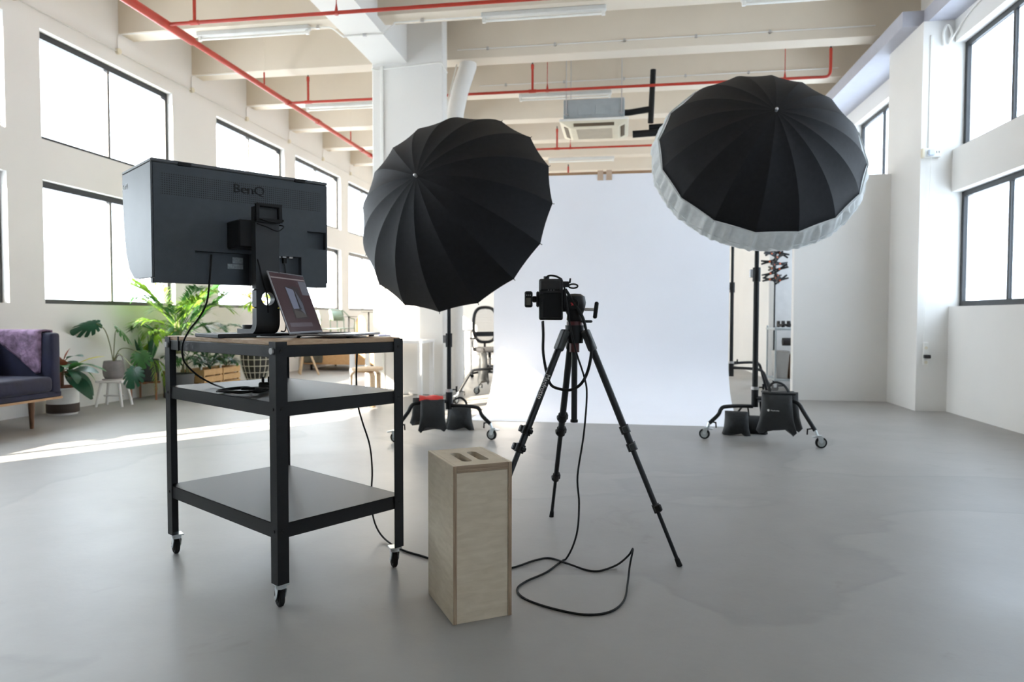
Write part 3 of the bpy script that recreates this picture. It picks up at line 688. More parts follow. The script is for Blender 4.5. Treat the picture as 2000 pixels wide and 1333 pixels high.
# ------------------------------------------------------------------ tether cable from camera across the floor to the cart
# ------------------------------------------------------------------ tripod and camera
fA = at(1328, 1107, Z=0); fB = at(1077, 1010, Z=0); fC = Vector((-.598, 2.746, 0))
TC = Vector((-.205, 3.10, 0)); APX = 1.005
trp = thing('tripod', 'black three legged tripod with extended legs carrying the camera', 'tripod', TC)
TRPM = mat('tripod_grey_metal', (.018, .020, .023), .42, metal=.4, var=.1)
TRPG = mat('tripod_joint_grey', (.032, .037, .041), .45, var=.1)
O = TC
for k, ft in enumerate((fA, fB, fC)):
    h = Vector((ft.x-TC.x, ft.y-TC.y, 0)).normalized()
    top = h*.055 + Vector((0, 0, APX-.03)); foot = ft-O + Vector((0, 0, .0))
    dr = (foot-top).normalized()
    Lg = (foot-top).length
    side = dr.cross(Vector((0, 0, 1))).normalized()
    up = side.cross(dr)
    s1, s2 = .50, .76
    lg = MB().cyl(top, top+dr*Lg*s1, .0155, n=14).build('leg', TRPM, trp, smooth=40)
    MB().cyl(top+dr*Lg*(s1-.02), top+dr*Lg*s2, .0118, n=12).build('leg_section', TRPM, lg, smooth=40)
    MB().cyl(top+dr*Lg*(s2-.02), top+dr*(Lg-.03), .0085, n=12).build('leg_section', BLKMET, lg, smooth=40)
    MB().cyl(top+dr*(Lg-.035), top+dr*(Lg-.001), .0105, .0125, n=12).build('rubber_foot', BLKRUB, lg, smooth=40)
    R = Matrix((side, up, -dr)).transposed().to_4x4()
    MB().cbox(top+dr*.035, (.042, .036, .10), M=R).build('leg_joint', TRPG, lg, bevel=.010, seg=2)
    for s_ in (s1-.075, s1, s2):
        c = top+dr*Lg*s_
        rr = .0215 if s_ < .6 else .0165
        lk = MB().cyl(c-dr*.018, c+dr*.018, rr, n=14).build('leg_lock', BLKPLA, lg, smooth=40)
        MB().cbox(c+side*rr*.9+up*.012, (.018, .030, .030), M=R).build('lock_lever', TRPG if s_ < .6 else BLKPLA, lk, bevel=.004)
        MB().cbox(c-side*rr*.9-up*.004, (.016, .026, .020), M=R).build('lock_hinge', BLKPLA, lk, bevel=.004)
    if k == 2:
        b = top+dr*Lg*.24
        Mx = Matrix((dr, (Vector((0, -1, 0))-dr*dr.dot(Vector((0, -1, 0)))).normalized().cross(dr)*1.0, (Vector((0, -1, 0))-dr*dr.dot(Vector((0, -1, 0)))).normalized())).transposed().to_4x4()
        nrm = Mx.to_3x3() @ Vector((0, 0, 1))
        text_mesh('brand_lettering', 'Manfrotto', .028, mat('pale_print', (.72, .72, .74), .5, var=.01), lg, Matrix.Translation(b+nrm*.0158) @ Mx, .0004)
MB().cyl((0, 0, APX-.075), (0, 0, APX+.005), .038, .042, n=18).build('shoulder', BLKPLA, trp, smooth=40)
MB().cyl((0, 0, APX-.42), (0, 0, APX-.06), .0135, n=14).build('centre_column', TRPM, trp, smooth=40)
MB().cyl((0, 0, APX-.115), (0, 0, APX-.07), .022, n=14).build('column_collar', mat('dark_red_collar', (.07, .010, .012), .4), trp, smooth=40)
MB().cyl((0, 0, APX-.43), (0, 0, APX-.418), .017, n=14).build('column_cap', BLKPLA, trp, smooth=40)
hd = MB().lathe([(.030, .0), (.036, .01), (.034, .03), (.045, .055), (.050, .085), (.045, .112), (.026, .124), (.0, .126)], 20, c=(.0, 0, APX+.02)).build('ball_head', BLKPLA, trp, smooth=40)
MB().cyl((0, 0, APX), (0, 0, APX+.022), .036, n=18).build('pan_plate', mat('dark_red_collar', (.07, .010, .012), .4), hd, smooth=40)
sd = Vector((0, -1, 0))
MB().cyl((-.004, -.044, APX+.10), (-.004, -.056, APX+.10), .024, n=18).build('head_cap', BLKPLA, hd, smooth=40)
MB().prism([(-.004+.012*math.cos(2*PI*i/10+PI/2)*(1 if i % 2 == 0 else .5), APX+.10+.012*math.sin(2*PI*i/10+PI/2)*(1 if i % 2 == 0 else .5)) for i in range(10)], -.0575, -.056, 'y').build('red_emblem', mat('red_emblem', (.65, .05, .06), .5, emit=None), hd)
MB().cyl((.045, -.01, APX+.075), (.085, -.01, APX+.075), .007, n=10).build('knob_shaft', STEEL, hd)
MB().cbox((.094, -.01, APX+.072), (.018, .022, .075), M=Matrix.Rotation(.12, 4, 'Y')).build('locking_knob', BLKPLA, hd, bevel=.005)
MB().cbox((.055, -.02, APX+.022), (.05, .016, .012)).build('pan_lever', TRPG, hd, bevel=.004)
MB().cbox((-.045, .01, APX+.10), (.03, .05, .07)).build('quick_release', BLKPLA, hd, bevel=.005)

cp = at(1076, 585, Y=TC.y-.03)
cam_o = thing('camera', 'black mirrorless camera turned upright on the tripod head', 'camera', cp)
cam_o.rotation_euler = (0, 0, .12)
CAMB = mat('camera_leatherette', (.012, .012, .013), .55, var=.2, scale=60, bump=.3, bscale=600)
w2, h2 = .053, .092
MB().box((-w2, -.02, -h2), (w2, .035, h2-.002)).build('body', CAMB, cam_o, bevel=.008, seg=2)
MB().box((-w2+.018, -.0235, -h2+.012), (w2-.006, -.018, .028)).build('rear_screen', mat('camera_lcd', (.006, .006, .007), .35, spec=.2), cam_o, bevel=.002)
MB().box((-w2+.004, -.026, .038), (w2-.01, -.016, h2-.008)).build('grip_panel', CAMB, cam_o, bevel=.006)
MB().cyl((-w2+.012, -.036, .012), (-w2+.012, -.012, .012), .012, n=16).build('viewfinder_cup', BLKRUB, cam_o, smooth=40)
MB().box((-w2-.012, -.012, -.035), (-w2+.002, .022, .035)).build('prism_hump', CAMB, cam_o, bevel=.005)
for k in range(3): MB().cyl((-.012+.012*k, -.0275, .040), (-.012+.012*k, -.0255, .040), .0022, n=8).build('button', mat('button_grey', (.4, .4, .4), .4), cam_o)
for z in (-.01, .0, -.03): MB().cyl((-w2+.011, -.0215, z-.01), (-w2+.011, -.0195, z-.01), .003, n=8).build('button', BLKPLA, cam_o)
ln = MB().lathe([(.0, 0), (.034, 0), (.036, .01), (.036, .045), (.039, .05), (.039, .085), (.035, .09), (.035, .11), (.03, .112), (0, .105)], 24).xf(Matrix.Translation((0, .035, 0)) @ Matrix.Rotation(-PI/2, 4, 'X')).build('lens', BLKPLA, cam_o, smooth=40)
MB().cyl((-.02, .01, h2-.002), (-.02, .01, h2+.010), .013, n=16).build('mode_dial', BLKPLA, cam_o, smooth=40)
MB().box((w2, -.012, -.045), (w2+.012, .025, .045)).build('tether_plate', BLKPLA, cam_o, bevel=.003)
MB().tube(smooth_path([(-.028, 0, h2-.004), (-.01, -.004, h2+.012), (.02, -.006, h2+.010), (.048, -.004, h2-.004)], 6), .0045, 6).build('strap_loop', BLKRUB, cam_o, smooth=60)
MB().cbox((w2+.012, 0, h2-.026), (.030, .022, .026)).build('cable_clamp', BLKPLA, cam_o, bevel=.004)
MB().tube(smooth_path([(w2+.02, 0, h2-.028), (w2+.03, -.01, h2-.012), (w2+.032, -.01, h2+.0), (w2+.03, -.012, h2-.02)], 5), .004, 6).tube([(w2+.045+.020*math.cos(a*PI/8), -.006, h2-.034+.009*math.sin(a*PI/8)) for a in range(16)], .0038, 6, closed=True).build('cable_loop', BLKRUB, cam_o, smooth=60)
tg = thing('flash_trigger', 'small radio flash trigger with grey display clipped to the camera side', 'trigger', cp + Vector((-.100, 0, .0)))
tg.rotation_euler = (0, 0, .12)
MB().box((-.018, -.018, -.036), (.018, .018, .036)).build('housing', BLKPLA, tg, bevel=.008, seg=2)
MB().box((-.011, -.0195, -.026), (.010, -.017, .006)).build('display', mat('lcd_olive', (.10, .10, .075), .3), tg)
for k in range(3): MB().cyl((-.008+.008*k, -.020, .018), (-.008+.008*k, -.017, .018), .0025, n=8).build('button', mat('button_grey', (.4, .4, .4), .4), tg)
MB().box((.018, -.012, -.014), (.035, .012, .014)).build('shoe_foot', BLKPLA, tg, bevel=.003)
# strap hanging from the camera in a big loop
yy = TC.y-.085
sp = [at(1060, 628, Y=yy+.02), at(1061, 655, Y=yy), at(1061, 690, Y=yy), at(1068, 730, Y=yy), at(1076, 752, Y=yy), at(1092, 760, Y=yy), at(1115, 762, Y=yy), at(1135, 750, Y=yy), at(1148, 725, Y=yy), at(1155, 690, Y=yy), at(1153, 665, Y=yy+.01), at(1146, 650, Y=yy+.03), at(1138, 620, Y=yy+.035), at(1120, 590, Y=yy+.03), at(1104, 565, Y=yy+.04)]
one('camera_strap', MB().tube(smooth_path(sp, 6), .0085, 8, rz=.5), BLKRUB, 'black camera strap hanging in a loop below the camera', 'strap', smooth=60)
# tether
fl = .0042
tp_ = [at(1102, 560, Y=yy), at(1108, 600, Y=yy-.01), at(1114, 640, Y=yy-.02), at(1126, 690, Y=yy-.02), at(1142, 740, Y=yy-.02), at(1146, 775, Y=yy-.03), at(1140, 850, Y=yy-.06), at(1128, 930, Y=yy-.10), at(1131, 985, Y=yy-.12), at(1126, 1045, Y=yy-.14)]
fp = [(1105, 1093), (1068, 1118), (1028, 1136), (1010, 1152), (1025, 1170), (1075, 1188), (1140, 1201), (1190, 1196), (1218, 1175)]
tp_ += [at(u, v, Z=fl) for u, v in fp]
q = at(1226, 1150, Z=fl); q2 = at(1195, 1112, Z=fl)
tp_ += [at(1226, 1138, Z=.01), at(1230, 1105, Y=q2.y-.06), at(1236, 1073, Y=q2.y), at(1228, 1085, Y=q2.y+.01), at(1205, 1104, Z=.012)]
tp_ += [at(u, v, Z=fl+ (.006 if u == 1110 else 0)) for u, v in [(1170, 1116), (1145, 1114), (1110, 1102), (1075, 1091), (1045, 1095), (1003, 1109), (950, 1118), (890, 1110), (832, 1089), (795, 1078), (768, 1066)]]
yh = at(745, 1045, Z=fl).y
tp_ += [at(744, 1045, Z=.02), at(730, 1015, Y=yh), at(725, 975, Y=yh), at(727, 920, Y=yh-.03), at(722, 870, Y=yh-.05), at(708, 825, Y=yh-.07), at(699, 790, Y=yh-.09), at(696, 740, Y=yh-.10), at(697, 700, Y=yh-.10), at(698, 672, Y=yh-.10), at(694, 663, Y=yh-.14)]
tpath = smooth_path(tp_, 6)
for q_ in tpath: q_.z = max(q_.z, fl)
one('tether_cable', MB().tube(tpath, .0042, 7), BLKRUB, 'long black tether cable from the camera looping over the floor to the cart', 'cable', smooth=60)

# ------------------------------------------------------------------ rolling light stands
def stand(name, loc, casters, hubz, sections, label, group=None, lean=(0, 0)):
    t = thing(name, label, 'light stand', (loc[0], loc[1], 0), group=group)
    O = Vector((loc[0], loc[1], 0))
    hub = MB().cyl((0, 0, hubz-.05), (0, 0, hubz+.10), .030, n=16).build('hub', BLKMET, t, smooth=40)
    MB().cyl((0, 0, hubz+.10), (0, 0, hubz+.125), .033, n=16).build('hub_collar', STEEL, t, smooth=40)
    MB().cyl((.03, 0, hubz+.12), (.07, 0, hubz+.12), .006, n=8).box((.06, -.006, hubz+.10), (.075, .006, hubz+.15)).build('hub_knob', BLKPLA, t)
    z = hubz+.10
    for i, (z1, r) in enumerate(sections):
        p = lambda zz: (lean[0]*(zz-hubz), lean[1]*(zz-hubz), zz)
        s = MB().cyl(p(z-.02), p(z1), r, n=16).build('pole_section', BLKMET, t, smooth=40)
        if i < len(sections)-1:
            MB().cyl(p(z1-.07), p(z1+.05), r+.009, n=16).build('pole_collar', BLKPLA, s, smooth=40)
            MB().cbox((p(z1)[0]-r-.02, p(z1)[1], z1), (.03, .02, .07)).build('pole_clamp', STEEL if i == 0 else BLKPLA, s, bevel=.004)
        z = z1
    for k, (c, dz) in enumerate(casters):
        d = Vector((c[0]-loc[0], c[1]-loc[1], 0)); Ld = d.length; h = d.normalized(); sd = Vector((-h.y, h.x, 0))
        z0 = hubz+dz
        wr = .045
        pts = [h*.02+Vector((0, 0, z0)), h*(Ld*.35)+Vector((0, 0, z0+.005)), h*(Ld*.62)+Vector((0, 0, z0+.0)), h*(Ld*.70)+Vector((0, 0, z0-.02)), h*(Ld*.76)+Vector((0, 0, z0-.07)), h*(Ld*.94)+Vector((0, 0, .135))]
        lg = MB().tube(smooth_path(pts, 5), .0165, 12).build('leg', BLKMET, t, smooth=50)
        MB().cyl(h*(Ld*.935)+Vector((0, 0, .145)), h*(Ld*.975)+Vector((0, 0, .095)), .0115, n=12).build('caster_stem', CHROME, lg, smooth=40)
        e = h*(Ld*.90)+Vector((0, 0, .15))
        MB().cyl(e, e-h*.045-Vector((0, 0, .012)), .006, n=8).cyl(e-h*.045-Vector((0, 0, .055)), e-h*.042+Vector((0, 0, -.005)), .006, n=8).build('leg_knob', BLKPLA, lg)
        fk = MB().cyl((0, 0, .092), (0, 0, .104), .020, n=14)
        for s in (-1, 1): fk.prism([(-.020, .095), (.024, .095), (.026, .05), (.014, .04), (-.004, .045)], s*.016, s*.019, 'y')
        fk.prism([(-.06, .094), (-.02, .098), (-.02, .09), (-.05, .084)], -.018, .018, 'y')
        f = fk.build('caster_fork', CHROME, lg); f.location = h*Ld-h*.0; f.rotation_euler = (0, 0, [2.8, .1, 1.3][k])
        MB().lathe([(.0, -.009), (wr*.66, -.009), (wr*.70, -.011), (wr*.70, .011), (wr*.66, .009), (0, .009)], 24).xf(Matrix.Translation((.014, 0, wr)) @ Matrix.Rotation(PI/2, 4, 'X')).build('wheel_disc', mat('wheel_grey', (.42, .45, .46), .45), f, smooth=40)
        MB().lathe([(wr*.70, -.012), (wr*.95, -.012), (wr, -.007), (wr, .007), (wr*.95, .012), (wr*.70, .012)], 24, cap=False).xf(Matrix.Translation((.014, 0, wr)) @ Matrix.Rotation(PI/2, 4, 'X')).build('tyre', BLKRUB, f, smooth=40)
    return t
sA, sB = at(963, 860, Z=0), at(770, 865, Z=0)
SL = Vector((-1.475, 5.86, 0))
stand('light_stand', SL, [((sA.x, sA.y), -.02), ((sB.x, sB.y), .02), ((-1.72, 6.36), .0)], .29, [(.85, .020), (1.35, .017), (1.86, .0135)], 'black rolling light stand under the plain black umbrella', 'rolling stands carrying umbrellas')
rA, rB, rC = at(1379, 858, Z=0), at(1600, 876, Z=0), at(1490, 840, Z=0)
SR = at(1474, 800, Y=6.22); SR.z = 0
stand('light_stand', SR, [((rA.x, rA.y), -.045), ((rB.x, rB.y), .03), ((rC.x, rC.y), -.02)], .32, [(1.42, .024), (1.95, .019), (2.40, .0155)], 'black rolling light stand under the white skirted umbrella', 'rolling stands carrying umbrellas')
p3 = at(1429, 765, Y=8.36)
stand('backdrop_stand', (p3.x, 8.42, 0), [((p3.x+.42, 8.0), .05), ((p3.x-.42, 8.75), .0), ((p3.x+.5, 8.75), .1)], .40, [(1.40, .021), (1.95, .017), (2.66, .015)], 'black stand behind the right edge of the backdrop', 'stands holding the backdrop')
stand('backdrop_stand', (-1.36, 8.42, 0), [((-1.90, 9.12), .0), ((-1.10, 8.75), .0), ((-1.95, 8.06), .0)], .40, [(1.40, .021), (1.95, .017), (2.66, .015)], 'stand behind the left edge of the backdrop, caster and bag showing', 'stands holding the backdrop')

# ------------------------------------------------------------------ umbrellas
FAB = mat('black_umbrella_fabric', (.0092, .0095, .0115), .62, var=.18, scale=30, bump=.25, bscale=900, back=(.72, .72, .74), spec=.2)
def umbrella(name, c, th, ph, phase, sg, R, D, label, skirt=False):
    n_ = Vector((math.cos(ph)*math.cos(th), math.cos(ph)*math.sin(th), math.sin(ph)))
    e1 = n_.cross(Vector((0, 0, 1))).normalized(); e2 = n_.cross(e1)
    if e1.cross(e2).dot(n_) < 0: e2 = e2
    t = thing(name, label, 'umbrella', c)
    hand = 1 if e1.cross(e2).dot(n_) > 0 else -1
    rot = Matrix((e1, e2*hand, n_)).transposed()
    t.rotation_euler = rot.to_euler()
    ph0 = phase*(hand)
    N = 16; rows, cs = 14, 6
    def rib(s):                      # s 0 apex .. 1 rim : radius, height
        a = s*1.18; k = math.sin(1.18)
        return R*math.sin(a)/k, D*(math.cos(a)-math.cos(1.18))/(1-math.cos(1.18))
    rws = []
    for i in range(rows+1):
        s = max(i/rows, .015); r, z = rib(s); row = []
        for j in range(cs+1):
            q = j/cs; a0, a1 = 0.0, 2*PI/N
            p = Vector((r*math.cos(a0), r*math.sin(a0), z)).lerp(Vector((r*math.cos(a1), r*math.sin(a1), z)), q)
            bul = 4*q*(1-q)
            inw = -.013*bul*s*(1-s)*4*R + (-(.006 if skirt else .013)*bul*max(0, s-.8)/.2*R)
            am = PI/N
            p += Vector((math.cos(am), math.sin(am), .35))*inw
            row.append(p)
        rws.append(row)
    g0 = MB().grid(rws).build('canopy_panel', FAB, t, smooth=60)
    # outward normals
    me = g0.data
    if me.polygons[len(me.polygons)//2].normal.z < 0: me.flip_normals()
    g0.rotation_euler = (0, 0, ph0)
    for k in range(1, N): inst(g0, 'canopy_panel', t, rot=(0, 0, ph0+k*2*PI/N))
    rb = MB().tube([(rib(i/10)[0], 0, rib(i/10)[1]-.006) for i in range(11)]+[(R+.012, 0, -.008)], .003, 6).build('rib', BLKMET, t)
    rb.rotation_euler = (0, 0, ph0)
    for k in range(1, N): inst(rb, 'rib', t, rot=(0, 0, ph0+k*2*PI/N))
    MB().cyl((0, 0, D-.005), (0, 0, D+.012), .010, n=12).sphere((0, 0, D+.018), .013).build('finial', STEEL, t, smooth=60)
    MB().cyl((0, 0, D), (0, 0, -.42), .005, n=10).build('shaft', STEEL, t)
    MB().cyl((0, 0, D*.45), (0, 0, D*.45+.06), .018, n=12).build('runner', BLKPLA, t)
    if skirt:
        SK = mat('white_diffuser_nylon', (.80, .82, .82), .6, var=.05, scale=30, trans=.45)
        M_ = 16*26; rws = []
        prof = [(.0, .006, 0), (.15, -.015, .35), (.35, -.05, 1.1), (.6, -.095, 1.25), (.8, -.14, 1.0), (1, -.185, .6)]
        rnd = random.Random(3); ph_ = [rnd.uniform(0, 6.28) for _ in range(5)]
        for (s, z, am) in prof:
            row = []
            for k in range(M_+1):
                a = 2*PI*k/M_
                loc = (a % (2*PI/N))/(2*PI/N)
                rad = R*math.cos(PI/N)/math.cos((loc-.5)*2*PI/N)
                rp = .008*math.sin(a*47+ph_[0]+2*math.sin(a*5))+.006*math.sin(a*71+ph_[1])+.005*math.sin(a*29+ph_[2])
                rad = rad + .012 + s*.03 + rp*am*1.5
                row.append((rad*math.cos(a), rad*math.sin(a), z+rp*am*.4))
            rws.append(row)
        sk = MB().grid(rws).build('diffuser_skirt', SK, t, smooth=50); sk.rotation_euler = (0, 0, ph0)
        rws = []
        for i in range(7):
            q = 1-i/6*.98
            rws.append([((R+.035)*q*math.cos(2*PI*k/48), (R+.035)*q*math.sin(2*PI*k/48), -.185-.05*(1-q*q)) for k in range(49)])
        MB().grid(rws).build('diffuser_front', SK, t, smooth=60)
        MB().tube([((R+.008)*math.cos(2*PI*k/N), (R+.008)*math.sin(2*PI*k/N), .002) for k in range(N)], .006, 6, closed=True).build('diffuser_hem', SK, t).rotation_euler = (0, 0, ph0)
        MB().tube([((R+.042)*math.cos(2*PI*k/32), (R+.042)*math.sin(2*PI*k/32), -.125+.006*math.sin(k*2.1)) for k in range(32)], .0035, 6, closed=True).build('diffuser_elastic', SK, t).rotation_euler = (0, 0, ph0)
    return t, n_
cL = Vector((-1.302, 5.325, 1.864)); cR = Vector((1.117, 5.961, 2.396))
uL, nL = umbrella('photo_umbrella', cL, -1.832, .312, 4.338, -1, .825, .578, 'plain black photographic umbrella seen from behind, left of the tripod')
uR, nR = umbrella('photo_umbrella', cR, -1.479, .523, 6.104, 1, .825, .44, 'black photographic umbrella with white gathered diffuser skirt', True)
for o in (uL, uR): o['group'] = 'photographic umbrellas on stands'
def flash(c, n_, S, top, label):
    p = c - n_*.40
    t = thing('studio_flash', label, 'flash', p)
    R = n_.to_track_quat('Z', 'Y').to_matrix().to_4x4()
    MB().lathe([(.0, -.26), (.055, -.26), (.062, -.24), (.062, .0), (.068, .01), (.068, .05), (.06, .055), (0, .05)], 20).xf(R @ Matrix.Translation((0, .075, 0))).build('housing', BLKPLA, t, smooth=40)
    MB().cyl(R @ Vector((0, 0, -.03)), R @ Vector((0, .02, -.03)), .012, n=10).build('umbrella_clamp', BLKMET, t)
    q = Vector((S.x, S.y, top)) - p
    a = R @ Vector((0, .07, -.10))
    MB().tube([a, (a+q)/2+Vector((0, 0, -.0)), q+Vector((0, 0, .02)), q+Vector((0, 0, -.06))], .016, 10).build('tilt_bracket', BLKMET, t, smooth=50)
flash(cL, nL, SL, 1.86, 'black studio flash head behind the plain black umbrella')
flash(cR, nR, SR, 2.40, 'black studio flash head behind the skirted umbrella')

# ------------------------------------------------------------------ sandbags
SBAG = mat('black_nylon_bag', (.016, .018, .020), .6, var=.2, scale=14, bump=.35, bscale=40)
def pouch(w_, h_, d_, seed, flare=.25, n=14):
    """soft bag body hanging from z=0 down to -h, pinched at the top"""
    rnd = random.Random(seed); a1, a2, a3 = [rnd.uniform(0, 6) for _ in range(3)]
    m = MB(); R_ = 20; rows = []
    for i in range(n+1):
        s = i/n
        ww = w_/2*(1+flare*s*s) * (1 if s < .93 else 1-.25*(s-.93)/.07)
        dd = d_/2*(.16+.95*math.sin(min(s*1.08, 1)*PI*.86)**.8)
        row = []
        for k in range(R_+1):
            a = 2*PI*k/R_; c_, s_ = math.cos(a), math.sin(a)
            x = ww*math.copysign(abs(c_)**.55, c_); y = dd*math.copysign(abs(s_)**.8, s_)
            wob = (.012*math.sin(x*40+a1+s*3)+.010*math.sin(x*75+a2-s*5))*(1.3-.5*s)
            corner = -.16*h_*max(0, abs(c_)-.6)*2.5*max(0, s-.7)*3.3; x += math.copysign(.09*w_*max(0, abs(c_)-.6)*2.5*max(0, s-.72)*3.5, c_)
            row.append((x, y+wob*s, -h_*s+corner+.008*math.sin(a*3+a3)*s))
        rows.append(row)
    m.grid(rows)
    m.add([rows[0][k] for k in range(R_)], [tuple(range(R_-1, -1, -1))]); m.add([rows[-1][k] for k in range(R_)], [tuple(range(R_))])
    return m
def strap(pts, w_=.014): return MB().tube(smooth_path(pts, 6), w_, 8, rz=.25)
p = at(1516, 772, Y=5.99)
t = thing('sandbag', 'black sandbag with white wordmark hanging on the right stand leg', 'sandbag', p); t.rotation_euler = (0, 0, -.12)
b1 = pouch(.235, .30, .10, 1).xf(Matrix.Translation((0, -.055, .02))).build('pouch', SBAG, t, smooth=60)
pouch(.235, .29, .10, 2).xf(Matrix.Translation((.06, .07, .02))).build('pouch', SBAG, t, smooth=60)
MB().box((-.115, -.07, .008), (.15, .08, .03)).build('saddle', SBAG, t, bevel=.01)
strap([(-.05, -.03, .02), (-.055, -.01, .07), (-.01, 0, .105), (.05, -.01, .09), (.09, -.04, .03), (.065, -.07, -.01)]).build('handle', BLKRUB, t, smooth=60)
WP = mat('white_print', (.85, .85, .85), .5, var=.01)
MB().cyl((-.068, -.105, -.115), (-.068, -.118, -.115), .009, n=12).build('logo_disc', WP, b1)
text_mesh('wordmark', 'Manfrotto', .016, WP, b1, Matrix.Translation((-.018, -.1165, -.116)) @ Matrix.Rotation(PI/2, 4, 'X'), .0008)
p = at(1450, 800, Y=6.30)
t = thing('sandbag', 'black sandbag slumped on the floor behind the right stand', 'sandbag', (p.x, 6.40, .012)); t.rotation_euler = (0, 0, -.2)
pouch(.20, .20, .14, 5, .12).xf(Matrix.Translation((-.03, -.06, .20))).build('pouch', SBAG, t, smooth=60)
pouch(.17, .15, .13, 6, .1).xf(Matrix.Translation((.13, .08, .15))).build('pouch', SBAG, t, smooth=60)
strap([(-.02, -.05, .19), (.02, -.03, .24), (.06, 0, .23), (.07, .03, .15)]).build('handle', BLKRUB, t, smooth=60)
p = at(842, 776, Y=5.68)
t = thing('sandbag', 'black sandbag with red top panel draped over the left stand leg', 'sandbag', p); t.rotation_euler = (0, 0, .3)
MB().grid([[(x, y, .012-3.2*y*y+.006*math.sin(x*50+y*30)) for x in [-.10+.02*i for i in range(11)]] for y in [-.09+.018*j for j in range(11)]]).build('red_panel', mat('red_nylon', (.52, .018, .015), .55, var=.15), t, smooth=60)
pouch(.20, .235, .09, 8, .1).xf(Matrix.Translation((.01, -.085, -.015))).build('pouch', SBAG, t, smooth=60)
pouch(.19, .20, .09, 9, .15).xf(Matrix.Translation((-.06, .08, -.015))).build('pouch', SBAG, t, smooth=60)
p = at(893, 790, Y=6.1)
t = thing('sandbag', 'dark sandbag with loop handle on the floor behind the left stand', 'sandbag', (p.x, 6.22, .012)); t.rotation_euler = (0, 0, .1)
pouch(.20, .21, .12, 11, .2).xf(Matrix.Translation((0, 0, .215))).build('pouch', SBAG, t, smooth=60)
pouch(.17, .17, .11, 12, .2).xf(Matrix.Translation((-.05, .12, .175))).build('pouch', SBAG, t, smooth=60)
strap([(-.07, 0, .21), (-.06, 0, .26), (0, 0, .285), (.05, 0, .25), (.06, 0, .20)], .012).build('handle', BLKRUB, t, smooth=60)
# ------------------------------------------------------------------ seamless paper backdrop
BX0, BX1, BY = -1.51, 1.21, 8.19
PAPER = mat('white_seamless_paper', (.87, .875, .925), .8, var=.01, scale=2)
bd = thing('paper_backdrop', 'white seamless paper backdrop sweeping onto the floor', 'backdrop', ((BX0+BX1)/2, BY, 0))
W2 = (BX1-BX0)/2
pr = [(.0, 2.70), (.0, 1.6), (.0, .75)] + [(-.62+.62*math.cos(a*PI/20), .622-.62*math.sin(a*PI/20)) for a in range(1, 11)] + [(-1.0, .0022), (-1.40, .0024)]
rows = [[(x, y+.004*math.sin(x*3+z)*(1 if .1 < z < 2.6 else 0), z) for x in np.linspace(-W2, W2, 13)] for y, z in pr]
rows2 = [[(x, y-.0012, z+.0012 if z < .5 else z) for x, y, z in r] for r in rows]
MB().grid(rows).build('paper_sheet', PAPER, bd, smooth=60)
tb = one('backdrop_tube', MB().cyl((BX0-.10, BY+.036, 2.705), (BX1+.16, BY+.036, 2.705), .033, n=20), BROWNK, 'brown cardboard roll tube along the top of the backdrop', 'tube', smooth=40)
for u in (1173, 1190):
    q = at(u, 346, Y=BY)
    one('tape_tab', MB().box((q.x-.035, BY-.008, 2.63), (q.x+.030, BY-.0035, 2.745)), mat('pinkish_tape', (.52, .38, .28), .7, var=.05), '%s of the two pale tape tabs on the backdrop tube' % ('left' if u < 1180 else 'right'), 'tape', 'tape tabs on the backdrop')

# ------------------------------------------------------------------ storage corner
t = thing('storage_trolley', 'grey metal trolley half hidden behind the partition', 'trolley', (2.45, 10.4, 0))
for sx in (-.32, .32):
    for sy in (-.28, .28):
        MB().cyl((sx, sy, .10), (sx, sy, .92), .012, n=8).build('post', GALV, t)
        f = MB().box((sx-.02, sy-.015, .06), (sx+.02, sy+.015, .11)).build('caster_fork', CHROME, t)
        MB().lathe([(0, -.012), (.045, -.012), (.05, 0), (.045, .012), (0, .012)], 18).xf(Matrix.Translation((sx, sy, .05)) @ Matrix.Rotation(PI/2, 4, 'X')).build('wheel', mat('grey_wheel', (.12, .12, .12), .6), f, smooth=40)
for z in (.15, .86): MB().box((-.34, -.30, z), (.34, .30, z+.03)).build('shelf', GALV, t, bevel=.005)
t = thing('storage_bin', 'pale grey plastic bin on the lower trolley shelf', 'bin', (2.225, 10.25, .181))
MB().add([(-.07,-.11,0),(.07,-.11,0),(.07,.11,0),(-.07,.11,0),(-.095,-.13,.38),(.095,-.13,.38),(.095,.13,.38),(-.095,.13,.38)], [(0,3,2,1),(0,1,5,4),(1,2,6,5),(2,3,7,6),(3,0,4,7)]).build('tub', mat('grey_bin_plastic', (.36, .36, .35), .5), t)
MB().box((-.10, -.135, .37), (.10, .135, .39)).build('lid', mat('grey_bin_plastic', (.36, .36, .35), .5), t, bevel=.005)
t = thing('carton', 'brown cardboard carton beside the grey bin on the trolley', 'box', (2.42, 10.25, .181))
MB().box((-.085, -.14, 0), (.085, .14, .32)).build('carton_body', CARD, t, bevel=.004)
for s in (-1, 1): MB().cbox((s*.06, 0, .335), (.06, .27, .004), M=Matrix.Rotation(-s*.5, 4, 'Y')).build('flap', CARD, t)
rnd = random.Random(5)
for k in range(6):
    c = Vector((2.20+.10*k, 10.18+.10*(k % 3), .895))
    t = thing('grip_clamp', 'black grip clamp heaped on the trolley top, %s from the left' % ordn[k], 'clamp', c, rnd.uniform(0, 3), group='grip gear on the trolley')
    MB().cyl((-.07, 0, .02), (.07, 0, .05), .018, n=10).build('arm', BLKMET, t); MB().cbox((.05, 0, .05), (.05, .03, .09)).build('jaw', BLKPLA, t, bevel=.006)
one('fabric_roll', MB().cyl((2.22, 10.12, .80), (2.75, 10.12, .80), .055, n=16), mat('black_cloth', (.02, .018, .02), .9), 'black fabric roll lying under the grip gear', 'fabric roll', smooth=40).location = (0, 0, -.10)
